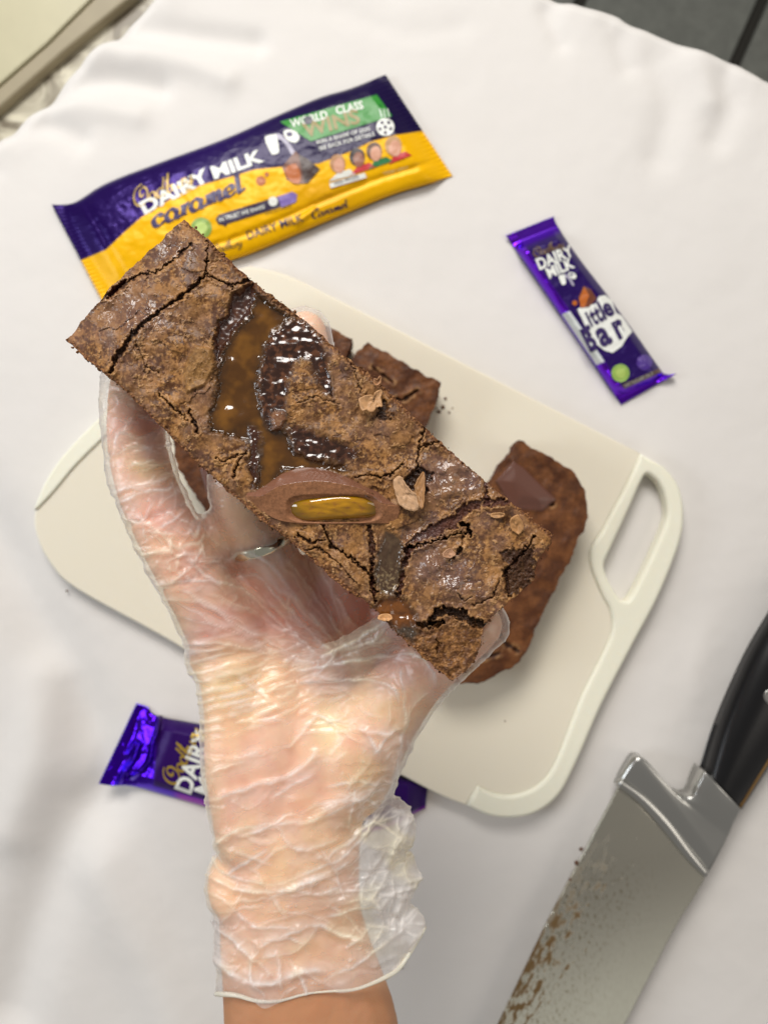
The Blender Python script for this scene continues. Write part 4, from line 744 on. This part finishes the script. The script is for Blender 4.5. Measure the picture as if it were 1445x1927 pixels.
mx1 = N(nt, 'ShaderNodeMixShader'); mx1.inputs[0].default_value = .35; L.new(df.outputs[0], mx1.inputs[1]); L.new(tl.outputs[0], mx1.inputs[2])
lw = N(nt, 'ShaderNodeLayerWeight', i_Blend=.5); pw = N(nt, 'ShaderNodeMath', operation='POWER'); pw.inputs[1].default_value = 2.6; L.new(lw.outputs['Facing'], pw.inputs[0])
m1 = N(nt, 'ShaderNodeMath', operation='MULTIPLY_ADD'); L.new(pw.outputs[0], m1.inputs[0]); m1.inputs[1].default_value = .36; m1.inputs[2].default_value = .10
m2 = N(nt, 'ShaderNodeMath', operation='MULTIPLY_ADD'); L.new(a.outputs['Fac'], m2.inputs[0]); m2.inputs[1].default_value = .85; L.new(m1.outputs[0], m2.inputs[2])
m3 = N(nt, 'ShaderNodeMath', operation='MULTIPLY_ADD'); L.new(a2.outputs['Fac'], m3.inputs[0]); m3.inputs[1].default_value = .12; L.new(m2.outputs[0], m3.inputs[2]); m3.use_clamp = True
mx2 = N(nt, 'ShaderNodeMixShader'); L.new(m3.outputs[0], mx2.inputs[0]); L.new(tr.outputs[0], mx2.inputs[1]); L.new(mx1.outputs[0], mx2.inputs[2])
fr_ = N(nt, 'ShaderNodeFresnel', i_IOR=1.5); L.new(bp.outputs[0], fr_.inputs['Normal']); mx3 = N(nt, 'ShaderNodeMixShader'); inv = N(nt, 'ShaderNodeMath', operation='SUBTRACT'); inv.inputs[0].default_value = 1; L.new(g.outputs['Backfacing'], inv.inputs[1]); fm_ = N(nt, 'ShaderNodeMath', operation='MULTIPLY'); L.new(fr_.outputs[0], fm_.inputs[0]); L.new(inv.outputs[0], fm_.inputs[1]); L.new(fm_.outputs[0], mx3.inputs[0]); L.new(mx2.outputs[0], mx3.inputs[1]); L.new(gs.outputs[0], mx3.inputs[2]); L.new(mx3.outputs[0], out.inputs[0])
fold = np.clip(fold, 0, 1)*(.3+.7*top)
glove = mesh('glove', GV2, Fk, gmx, ps, {'fold': fold, 'thin': thin, 'colr': pal})
glove['label'] = 'thin wrinkled translucent plastic glove with a loose cuff'
# rolled bead round the opening
lp = GV2[bnd]; cx_, cz_ = lp[:, 0].mean(), lp[:, 2].mean(); an_ = np.arctan2((lp[:, 2]-cz_)*2, lp[:, 0]-cx_); o_ = np.argsort(an_); tt = np.linspace(-np.pi, np.pi, 100, endpoint=False)
lp = np.stack([np.interp(tt, an_[o_], lp[o_, i], period=2*np.pi) for i in range(3)], 1); ker = np.ones(5)/5; lp[:, 2] = np.convolve(np.r_[lp[-5:, 2], lp[:, 2], lp[:5, 2]], np.ones(11)/11, 'valid'); lp = np.stack([np.convolve(np.r_[lp[-2:, i], lp[:, i], lp[:2, i]], ker, 'valid') for i in range(3)], 1)
tv = []; m_ = len(lp); ctr = lp.mean(0)
for i in range(m_):
    t_ = Vector(lp[(i+1) % m_]-lp[i-1]).normalized(); q0 = Vector(lp[i]-ctr); q0 = (q0-t_*q0.dot(t_)).normalized(); q_ = t_.cross(q0); r_ = .00060*(1+.4*math.sin(i*.23))
    tv += [Vector(lp[i])+q0*r_*math.cos(s_)+q_*r_*math.sin(s_) for s_ in [k*math.pi/4 for k in range(8)]]
bd_ = mesh('cuff_bead', tv, np.array([(i*8+j, ((i+1) % m_)*8+j, ((i+1) % m_)*8+(j+1) % 8, i*8+(j+1) % 8) for i in range(m_) for j in range(8)]), None, glove)
bmt = simple('vinyl_bead', lin(240, 236, 218), .3, sub=.3); bmt.node_tree.nodes['Principled BSDF'].inputs['Alpha'].default_value = .62; bd_.data.materials.append(bmt)
adopt(ps)
# ================================================================== wrapped bars
def foil(name, z_rough=.28):
    m = vcol(name, z_rough, 0, None, spec=.2, ra=True); nt = m.node_tree; b = nt.nodes['Principled BSDF']
    a = N(nt, 'ShaderNodeAttribute', attribute_name='metal'); nt.links.new(a.outputs['Fac'], b.inputs['Metallic']); return m
FO = foil('printed_foil')
def wrapper(name, T, B, nu, nv, zf, cf, parent, zb=.0015, teeth=0, ends=None):
    T = resample(T, nu); B = resample(B, nu); u = np.linspace(0, 1, nu)[:, None]; v = np.linspace(0, 1, nv)[None, :]
    X = T[:, :1]*(1-v)+B[:, :1]*v; Y = T[:, 1:2]*(1-v)+B[:, 1:2]*v
    if teeth:
        ax = (T[1]-T[0]); ax = ax/np.linalg.norm(ax); t = (np.abs((v*teeth) % 1-.5)-.25)*5
        X = X+(np.exp(-u*60)-np.exp(-(1-u)*60))*t*ax[0]*-1; Y = Y+(np.exp(-u*60)-np.exp(-(1-u)*60))*t*ax[1]*-1
    Z = zf(u+0*v, v+0*u, X, Y); V = PX(X, Y, Z).reshape(-1, 3)
    Vb = V.copy(); Vb[:, 2] = np.minimum(V[:, 2]-.0003, zb); n0 = nu*nv; F = gridF(nu, nv)
    ring = np.r_[np.arange(nv), np.arange(1, nu)*nv+nv-1, (nu-1)*nv+np.arange(nv-2, -1, -1), np.arange(nu-2, 0, -1)*nv]; r2 = np.roll(ring, -1)
    c, me_, ro = cf(u+0*v, v+0*u, X, Y); at = {'colr': np.r_[c.reshape(-1, 3), c.reshape(-1, 3)], 'metal': np.r_[me_.ravel(), me_.ravel()], 'rough': np.r_[ro.ravel(), ro.ravel()]}
    o = mesh(name, np.r_[V, Vb], np.r_[F, F[:, ::-1]+n0, np.stack([ring, r2, r2+n0, ring+n0], 1)], FO, parent, at)
    if o.data.polygons[len(F)//2].normal.z < 0: o.data.flip_normals()
    import mathutils.bvhtree as bt
    tree = bt.BVHTree.FromPolygons([tuple(q) for q in V], [tuple(q) for q in F[:, :].tolist()])
    def zat(px, py, off=.00025):
        z = .006
        for _ in range(3):
            p = P(px, py, z); hit = tree.ray_cast(Vector((p[0], p[1], .2)), Vector((0, 0, -1)))
            if hit[0] is None: return None
            z = hit[0].z
        return z+off
    return o, zat
def stick(name, o_me, zat, m, parent, off):
    """drop a flat mesh (coords = photo px) on the wrapper"""
    import bmesh
    bm = bmesh.new(); bm.from_mesh(o_me); bmesh.ops.triangulate(bm, faces=bm.faces[:])
    for _ in range(4):
        es = [e for e in bm.edges if e.calc_length() > 7]
        if not es: break
        bmesh.ops.subdivide_edges(bm, edges=es, cuts=1, use_grid_fill=False); bmesh.ops.triangulate(bm, faces=[f for f in bm.faces if len(f.verts) > 3])
    bm.to_mesh(o_me); bm.free(); last = .006
    for v in o_me.vertices:
        z = zat(v.co.x, v.co.y, off); z = last if z is None else z; last = z; v.co = P(v.co.x, v.co.y, z)
    o_me.materials.clear(); o_me.materials.append(m); o_me.name = name
    o = bpy.data.objects.new(name, o_me); col.objects.link(o); o.parent = parent
    if len(o_me.polygons) and sum(p.normal.z for p in o_me.polygons) < 0: o_me.flip_normals()
    return o
def text(s, x, y, size, ang, zat, m, parent, bold=0, sx=1.0, shear=0, off=.0003, space=1.0, arc=0, name='lettering'):
    """(x, y) = start of the baseline in photo px, ang = degrees anticlockwise"""
    cu = bpy.data.curves.new('t', 'FONT'); cu.body = s; cu.size = 1; cu.offset = bold; cu.shear = shear; cu.space_character = space; cu.resolution_u = 3
    t = bpy.data.objects.new('t', cu); col.objects.link(t); bpy.context.view_layer.update()
    me = bpy.data.meshes.new_from_object(t.evaluated_get(bpy.context.evaluated_depsgraph_get())); bpy.data.objects.remove(t)
    a = math.radians(ang)
    for v in me.vertices:
        p, q = v.co.x*size*sx, v.co.y*size+arc*(v.co.x*size*sx)**2
        v.co = (x+p*math.cos(a)-q*math.sin(a), y-p*math.sin(a)-q*math.cos(a), 0)
    return stick(name, me, zat, m, parent, off)
def poly(pts, zat, m, parent, off=.0002, name='print', k=0):
    pts = catmull(pts, k, True) if k else pts
    import bmesh
    from mathutils.geometry import tessellate_polygon
    me = bpy.data.meshes.new(name); V = [(float(p[0]), float(p[1]), 0) for p in pts]; me.from_pydata(V, [], [tuple(t) for t in tessellate_polygon([[Vector(v) for v in V]])]); me.update()
    return stick(name, me, zat, m, parent, off)
def pen(strokes, x, y, size, ang, zat, m, parent, w0=.05, w1=.14, nib=40, shear=.2, off=.0003, sx=1., name='lettering'):
    """broad-nib lettering: strokes in letter units, joined into one flat mesh"""
    V = []; F = []; a = math.radians(ang); nb = math.radians(nib)
    for st in strokes:
        p = np.array(catmull(st, 7)); d = np.gradient(p, axis=0); d /= np.linalg.norm(d, axis=1)[:, None]+1e-9
        wd = w0+(w1-w0)*np.abs(np.sin(np.arctan2(d[:, 1], d[:, 0])-nb)); n = np.stack([-d[:, 1], d[:, 0]], 1); b0 = len(V)
        for q, nn, ww in zip(p, n, wd):
            for sg in (-1, 1):
                c = q+nn*ww/2*sg; X = (c[0]+shear*c[1])*size*sx; Y = c[1]*size; V.append((x+X*math.cos(a)-Y*math.sin(a), y-X*math.sin(a)-Y*math.cos(a), 0))
        F += [(b0+2*i, b0+2*i+1, b0+2*i+3, b0+2*i+2) for i in range(len(p)-1)]
    me = bpy.data.meshes.new(name); me.from_pydata(V, [], F); me.update()
    return stick(name, me, zat, m, parent, off)
def shift(st, dx): return [[(x+dx, y) for x, y in s] for s in st]
oval = [(.38, .42), (.2, .5), (.02, .3), (.06, .04), (.22, .0), (.36, .12), (.42, .4)]
stem = [(.42, .45), (.38, .1), (.46, .0), (.6, .1)]
SC = [[(.62, .62), (.5, .5), (.36, .62), (.42, .9), (.68, 1.0), (.86, .75), (.78, .3), (.4, -.02), (.0, .22), (-.06, .7), (.2, 1.1), (.6, 1.22)]]   # looped capital C
SA = [oval, stem]; SD = [oval, [(.62, 1.05), (.5, .6), (.4, .12), (.5, .0), (.62, .1)]]; SB = [[(-.02, .25), (.2, 1.0), (.26, 1.1), (.16, .6), (.06, .1), (.2, .0), (.34, .15), (.3, .38), (.16, .36)], [(.0, .75), (.3, .85)]]
SU = [[(.0, .42), (.0, .1), (.12, .0), (.3, .15), (.36, .42)], [(.36, .42), (.34, .08), (.44, .0), (.56, .1)]]; SR = [[(.0, .4), (.06, .42), (.04, .0)], [(.05, .2), (.18, .42), (.3, .4)]]
SY = [[(.0, .42), (.0, .12), (.14, .02), (.3, .2), (.36, .42)], [(.36, .42), (.3, -.1), (.12, -.4), (-.1, -.36), (.0, -.2), (.5, .1)]]
CAD = SC+shift(SA, .92)+shift(SD, 1.45)+shift(SB, 2.12)+shift(SU, 2.56)+shift(SR, 3.14)+shift(SY, 3.46)
Lc = [[(.36, .36), (.34, .44), (.22, .5), (.04, .34), (.06, .08), (.22, .0), (.42, .12)]]; Le = [[(.06, .2), (.3, .26), (.32, .42), (.2, .48), (.04, .34), (.06, .08), (.22, .0), (.42, .12)]]
Ll = [[(.06, .86), (.1, .84), (.08, .1), (.16, .0), (.3, .1)]]; Lm = [[(.0, .4), (.06, .44), (.04, .0)], [(.05, .22), (.18, .46), (.26, .38), (.24, .0)], [(.25, .22), (.4, .46), (.48, .38), (.46, .08), (.54, .0), (.64, .1)]]
LrX = [[(.0, .4), (.06, .44), (.04, .0)], [(.05, .2), (.18, .46), (.28, .42)]]
Lcap = [[(.6, .8), (.62, 1.0), (.4, 1.05), (.06, .7), (.08, .2), (.35, -.02), (.7, .15)], [(.6, .8), (.52, .78), (.5, .9)]]
CARM = Lc+shift(SA, .5)+shift(LrX, 1.12)+shift(SA, 1.44)+shift(Lm, 2.08)+shift(Le, 2.74)+shift(Ll, 3.2)
CARC = Lcap+shift(SA, .66)+shift(LrX, 1.28)+shift(SA, 1.6)+shift(Lm, 2.24)+shift(Le, 2.9)+shift(Ll, 3.36)
ink = lambda n, r, g_, b_, ro=.4, me_=0: simple(n, lin(r, g_, b_), ro, me_)
white = ink('white_ink', 226, 228, 222); gold = ink('gold_ink', 168, 140, 74, .35, .3); dgold = ink('dark_gold_ink', 110, 86, 44, .4); purp = ink('purple_ink', 42, 22, 84); dpur = ink('dark_ink', 38, 22, 60)
lilac = ink('lilac_ink', 122, 100, 172); green = ink('green_ink', 34, 132, 34); lgreen = ink('lime_ink', 136, 168, 78); brown = ink('chocolate_ink', 104, 52, 30); orng = ink('caramel_ink', 178, 92, 20); redk = ink('red_ink', 190, 30, 36)
YEL = np.array(lin(238, 180, 0)); PUR = np.array(lin(34, 8, 84)); PUR2 = np.array(lin(22, 8, 56))
# ---------------- large caramel bar
wr = empty('chocolate_bar_wrapper', P(470, 350, 0), 'large purple and yellow caramel chocolate bar wrapper partly covered by the held slice', 'chocolate bar')
T1 = catmull([(98, 385), (140, 381), (200, 345), (300, 306), (420, 262), (520, 218), (600, 184), (660, 166), (725, 140)], 8)
B1 = catmull([(193, 566), (260, 545), (340, 515), (400, 500), (470, 478), (560, 440), (650, 402), (740, 366), (800, 348), (851, 331)], 8)
def z1(u, v, X, Y):
    body = ss(.0, .10, u)*ss(1, .93, u)*np.sin(np.pi*np.clip(v, 0, 1))**.35
    z = .0018+.0092*body
    z = z+.0006*ridge(X/70+Y/140, Y/42, 3, 700)*ss(.55, .1, v)*body-.0012*np.exp(-((u-.09)/.012)**2)*body
    z = z+.0007*fbm(X/40, Y/40, 3, 705)*body+.0012*np.exp(-(dline(X, Y, [(560, 418), (590, 395)])/6)**2)-.0014*np.exp(-((v-.83)/.03)**2)*body*ss(.2, .4, u)
    cr = np.exp(-np.minimum(u, 1-u)/.02); return z+.00025*np.sin(v*160)*cr+.003*np.exp(-u/.02)*0+.0016*ss(.04, 0, u)+.002*ss(.06, 0, 1-u)*np.sin(v*3+1)
# the purple / yellow border in the photo plane
BX, BY = zip(*[(80, 520), (148, 492), (200, 470), (241, 431), (268, 408), (300, 388), (350, 358), (390, 345), (430, 334), (480, 319), (540, 313), (600, 308), (660, 285), (700, 266), (745, 254), (792, 247), (900, 225)])
def c1(u, v, X, Y):
    yb = np.interp(X, BX, BY); t = ss(-1.5, 1.5, Y-yb)
    c = mixc(mixc(PUR, PUR2, ss(300, 650, X)), YEL, t); c = mixc(c, np.array(lin(196, 138, 10)), t*np.exp(-(((X-600)/70)**2+((Y-365)/26)**2))*.5)
    return c, .35*(1-t)*ss(430, 300, X)+.06, .36-.08*(1-t)
body, za = wrapper('wrapper_body', T1, B1, 520, 180, z1, c1, wr, teeth=36)
pen(CAD, 258, 391, 30, 25, za, gold, wr, .05, .13, 30, .25)
text('DAIRY', 271, 404, 34, 28, za, white, wr, .04, 1.42)
text('MILK', 402, 337, 33, 20, za, white, wr, .04, 1.36)
pen(CARM, 290, 428, 39, 22.5, za, purp, wr, .05, .2, 20, .15, off=.0005, sx=1.36)
pen(CAD, 400, 478, 15, 17, za, dgold, wr, .05, .15, 30, .2)
text('DAIRY MILK', 466, 451, 22, 18.5, za, dpur, wr, .012, .95)
pen(CARC, 588, 412, 15, 19, za, dpur, wr, .05, .18, 20, .2, sx=1.3)
def milk(ox, oy, s, ang, zat, par):
    a = math.radians(ang); R = lambda pts: [(ox+s*(x*math.cos(a)-y*math.sin(a)), oy-s*(x*math.sin(a)+y*math.cos(a))) for x, y in pts]
    poly(R([(0, .95), (.5, .98), (.62, .9), (.52, .1), (.3, 0), (.1, .1)]), zat, white, par, .0003, k=3, name='milk_glass')
    poly(R([(.62, .95), (.8, .92), (1.02, .55), (1.22, .1), (1.28, -.3), (1.1, -.3), (.98, .1), (.82, .55), (.62, .72)]), zat, ink('grey_milk_ink', 170, 165, 185), par, .00035, k=3, name='milk_pour')
    poly(R([(1.0, .98), (1.3, 1.02), (1.62, .8), (1.7, .45), (1.45, .28), (1.2, .4), (1.02, .62)]), zat, white, par, .00036, k=3, name='milk_glass')
    poly(R([(1.12, .86), (1.3, .9), (1.42, .78), (1.32, .66), (1.16, .7)]), zat, purp, par, .0005, k=3, name='glass_mouth')
milk(508, 293, 37, 16, za, wr)
poly([(531, 314), (556, 284), (562, 290), (602, 318), (578, 345), (556, 346), (540, 338)], za, brown, wr, .0004, name='chocolate_chunk'); poly([(562, 290), (580, 300), (602, 318), (578, 345), (572, 342)], za, ink('dark_chocolate_ink', 50, 22, 14), wr, .00055, name='chunk_side'); poly([(536, 318), (556, 308), (566, 330), (562, 346), (545, 340)], za, orng, wr, .0006, k=3, name='caramel_drip'); disc_pts = lambda x, y, r, n=16: [(x+r*math.cos(2*math.pi*i/n), y+r*math.sin(2*math.pi*i/n)) for i in range(n)]
poly(disc_pts(491, 340, 9), za, orng, wr, .0004, name='caramel_drop'); poly(disc_pts(502, 328, 4), za, orng, wr, .0004, name='caramel_drop')
poly([(527, 229), (709, 178), (738, 218), (585, 266)], za, green, wr, .0003, name='green_banner')
text('WORLD', 549, 240, 21, 15, za, white, wr, .02, .92, off=.0005); text('CLASS', 633, 215, 21, 12, za, white, wr, .02, .9, off=.0005); poly(disc_pts(580, 226, 8), za, ink('ball_grey', 80, 78, 92), wr, .0007, name='ball')
text('WINS', 575, 258, 38, 15, za, ink('banner_gold', 134, 118, 44), wr, .03, 1.12, off=.0005)
text('WIN A SHARE OF ££££', 596, 272, 10.5, 15, za, white, wr, .01, .98, off=.0005); text('SEE BACK FOR DETAILS', 601, 283, 10.5, 15, za, white, wr, .01, .98, off=.0005)
poly(disc_pts(725, 239, 17), za, white, wr, .0004, name='football')
for q in range(5): poly(disc_pts(725+10.5*math.cos(q*1.257+.3), 239+10.5*math.sin(q*1.257+.3), 3.6, 6), za, dpur, wr, .0006, name='ball_patch')
poly(disc_pts(725, 239, 4, 5), za, dpur, wr, .0006, name='ball_patch')
for x_ in (713, 720, 727): poly([(x_, 205), (x_+3, 204), (x_+7, 220), (x_+4, 221)], za, ink('streak_ink', 190, 210, 190), wr, .0005, name='streak')
skn = ink('portrait_skin', 206, 150, 122); skd = ink('portrait_dark_skin', 140, 84, 60); hairs = [ink('hair_light', 170, 120, 70), ink('hair_dark', 40, 24, 22), ink('hair_brown', 90, 56, 30), ink('hair_blond', 186, 144, 96)]
shirts = [ink('shirt_white', 214, 214, 206), redk, ink('shirt_green', 20, 112, 60), redk]
for i, (x, y, s_) in enumerate([(636, 310, 13), (673, 298, 13), (705, 287, 13), (741, 277, 14)]):
    poly([(x-18+3*i, y+32), (x+0, y+15), (x+22, y+8), (x+34, y+18-i)], za, shirts[i], wr, .0004, name='portrait_shirt')
    poly([(x+s_*1.12*math.cos(a_)-1, y-3+s_*1.3*math.sin(a_)) for a_ in np.linspace(0, 6.28, 16, endpoint=False)], za, hairs[i], wr, .0005, name='portrait_hair')
    poly([(x+2+s_*.82*math.cos(a_), y+2+s_*1.1*math.sin(a_)) for a_ in np.linspace(0, 6.28, 16, endpoint=False)], za, skd if i == 1 else skn, wr, .0006, name='portrait_face')
poly([(620, 345), (686, 325), (690, 334), (622, 354)], za, white, wr, .0007, name='name_strip'); text('WIN PRIZES', 630, 349, 9, 17, za, dpur, wr, .01, 1.0, off=.0008); text('TERMS APPLY', 722, 330, 8, 15, za, ink('pale_ink', 232, 216, 150), wr, .01, 1.0, off=.0006)
poly([(406, 412), (412, 404), (548, 362), (556, 364), (558, 374), (552, 382), (428, 421), (425, 427), (420, 423), (411, 422)], za, dpur, wr, .0003, name='speech_banner'); poly([(522, 370), (550, 361), (559, 366), (557, 380), (530, 390)], za, lilac, wr, .0005, name='banner_tail')
poly(disc_pts(514, 379, 9), za, white, wr, .0006, name='banner_badge'); text('IN TRUST WE SHARE', 413, 418, 10.5, 17, za, white, wr, .012, .92, off=.0006); text('terms and conditions', 500, 404, 7.5, 17, za, dgold, wr, .006, .8, off=.0005)
poly(disc_pts(379, 429, 20, 24), za, lgreen, wr, .0003, name='green_badge'); poly(disc_pts(379, 429, 12, 24), za, ink('mint_ink', 186, 210, 120), wr, .0005, name='badge_center')
adopt(wr)
# ---------------- small bar on the right
sb = empty('chocolate_bar_wrapper', P(1110, 585, 0), 'small narrow purple chocolate bar wrapper lying alone to the right of the board', 'chocolate bar')
def bil(p0, p1, p2, p3):   # (u along, v across) -> px
    p0, p1, p2, p3 = map(np.array, (p0, p1, p2, p3)); return lambda u, v: tuple((1-u)*(1-v)*p0+(1-u)*v*p1+u*v*p2+u*(1-v)*p3)
TL = catmull([(1042, 407), (1048, 424), (1088, 484), (1140, 552), (1196, 629), (1240, 692), (1252, 704), (1272, 703)], 6)
BL_ = catmull([(952, 443), (958, 452), (993, 504), (1042, 576), (1078, 629), (1122, 694), (1156, 744), (1169, 761)], 6)
def z2(u, v, X, Y):
    bd_ = ss(.05, .12, u)*ss(.97, .90, u)*np.minimum(1, np.sin(np.pi*v)*2.2)**.6
    z = .0012+.0082*bd_+.0005*fbm(X/22, Y/22, 3, 720)*bd_
    z = z+.0007*np.exp(-((v-.84)/.03)**2)*ss(.1, .2, u)*bd_*(fbm(u*9, v*2, 2, 721)); z = z+.0008*ridge(X/26, Y/20, 2, 722)*ss(.2, .05, 1-u)*bd_
    return z+.0014*ss(.04, 0, u)+.004*ss(.05, 0, 1-u)*ss(.4, 0, v)+.0002*np.sin(v*120)*ss(.05, 0, np.minimum(u, 1-u))
VIV = np.array(lin(100, 30, 200)); DPU = np.array(lin(34, 8, 84))
def c2(u, v, X, Y):
    t = ss(.78, .81, v); t = np.maximum(t, ss(.90, .93, u)); t = np.maximum(t, ss(.10, .06, u)*.5); c = mixc(DPU, VIV, t)
    wl = ss(.465, .475, u)*ss(.775, .765, u)*ss(.79, .80, v)*ss(.98, .95, v); c = mixc(c, np.array(lin(205, 210, 208)), wl)
    return c, (.15+.75*t)*(1-wl), .38-.2*t+.2*wl
o2, zs = wrapper('wrapper_body', TL, BL_, 300, 90, z2, c2, sb, teeth=22)
pen(CAD, 1006, 484, 15, 20, zs, dgold, sb, .05, .14, 30, .2); text('DAIRY', 1014, 508, 30, 23, zs, white, sb, .035, .82); text('MILK', 1032, 524, 28, 24, zs, white, sb, .035, .86)
milk(1055, 537, 19, 14, zs, sb)
poly([(1088, 560), (1097, 538), (1112, 545), (1122, 562), (1108, 578), (1092, 580)], zs, brown, sb, .0004, name='chocolate_chunk'); poly([(1089, 562), (1099, 540), (1108, 556), (1100, 578), (1092, 578)], zs, orng, sb, .0005, name='chunk_light'); poly(disc_pts(1081, 570, 5, 10), zs, orng, sb, .0004, name='caramel_drop')
poly([(1086, 582), (1096, 576), (1120, 572), (1126, 558), (1138, 555), (1150, 565), (1159, 589), (1169, 594), (1178, 607), (1189, 624), (1182, 632), (1176, 640), (1169, 652), (1152, 664), (1136, 659), (1112, 640), (1100, 622)], zs, white, sb, .0003, name='white_splash')
for s_, x, y, sz, wd in (('L', 1100, 622, 58, .38), ('i', 1111, 614, 42, .6), ('t', 1118, 611, 46, .56), ('t', 1127, 606, 48, .56), ('l', 1136, 601, 50, .6), ('e', 1141, 597, 50, .72), ('B', 1108, 662, 62, .56), ('a', 1132, 652, 68, .76), ('r', 1162, 638, 68, .7)): text(s_, x, y, sz, 26, zs, purp, sb, .04, wd, off=.0006)
poly(disc_pts(1167, 702, 17, 24), zs, lgreen, sb, .0004, name='green_badge'); poly(disc_pts(1167, 702, 10, 20), zs, ink('pale_lime_ink', 160, 184, 92), sb, .0006, name='badge_center'); poly(disc_pts(1212, 682, 15, 20), zs, ink('violet_ink', 66, 34, 130), sb, .0004, name='violet_badge'); text('95', 1203, 684, 15, 25, zs, lilac, sb, .02, .9, off=.0006); text('kcal', 1204, 692, 9, 25, zs, lilac, sb, .01, .8, off=.0006)
poly([(1170, 724), (1240, 693), (1244, 701), (1174, 732)], zs, ink('bronze', 92, 66, 50), sb, .0003, name='info_strip'); text('FAT SUGARS SALT', 1176, 729, 9, 24, zs, white, sb, .01, .8, off=.0006)
adopt(sb)
# ---------------- bar behind the wrist
pb = empty('chocolate_bar_wrapper', P(500, 1450, 0), 'shiny purple chocolate bar wrapper half hidden behind the gloved wrist', 'chocolate bar')
T3 = catmull([(257, 1324), (278, 1331), (300, 1348), (400, 1368), (520, 1398), (660, 1436), (770, 1466), (806, 1470)], 8); B3 = catmull([(186, 1475), (215, 1479), (250, 1480), (330, 1503), (420, 1526), (560, 1548), (700, 1566), (800, 1520)], 8)
def z3(u, v, X, Y):
    b_ = ss(.0, .14, u)*ss(1, .93, u)*np.minimum(1, np.sin(np.pi*v)*2.0)**.6; en = ss(.16, .10, u)
    z = .0015+.0098*b_*(1-.35*en)
    for pts, wd, a in [([(300, 1352), (297, 1375), (288, 1400), (284, 1425), (276, 1440), (250, 1462)], 4, .0040), ([(262, 1400), (252, 1430), (238, 1448), (222, 1478)], 4, .0032), ([(240, 1420), (252, 1400)], 4, .0026), ([(262, 1340), (240, 1420), (210, 1470)], 8, -.0014), ([(280, 1440), (262, 1450), (240, 1462)], 4, -.001)]: z = z+a*np.exp(-(dline(X, Y, catmull(pts, 4))/wd)**2)*ss(0, .03, u)
    return z+.0007*fbm(X/16, Y/24, 3, 731)*en+.0004*fbm(X/40, Y/40, 2, 730)*b_
def c3(u, v, X, Y):
    ed = np.interp(X, [186, 300, 800], [0, 1, 1]); t = np.maximum(ss(297, 290, X-.06*(1400-Y)), ss(.90, .93, v)*1.0); c = mixc(np.array(lin(44, 8, 90)), np.array(lin(70, 16, 190)), t); c = mixc(c, np.array(lin(140, 40, 170)), ss(.9, .94, v)*ss(320, 345, X)); return c, .12+.8*t, .42-.26*t
o3, zp3 = wrapper('wrapper_body', T3, B3, 460, 120, z3, c3, pb, teeth=24)
pen(CAD, 333, 1478, 29, 66, zp3, ink('gold_leaf', 176, 146, 50, .35, .3), pb, .06, .15, 30, .12); text('DAIRY', 358, 1497, 46, 70, zp3, white, pb, .03, .92); text('MILK', 395, 1501, 46, 70, zp3, white, pb, .03, .92)
adopt(pb)
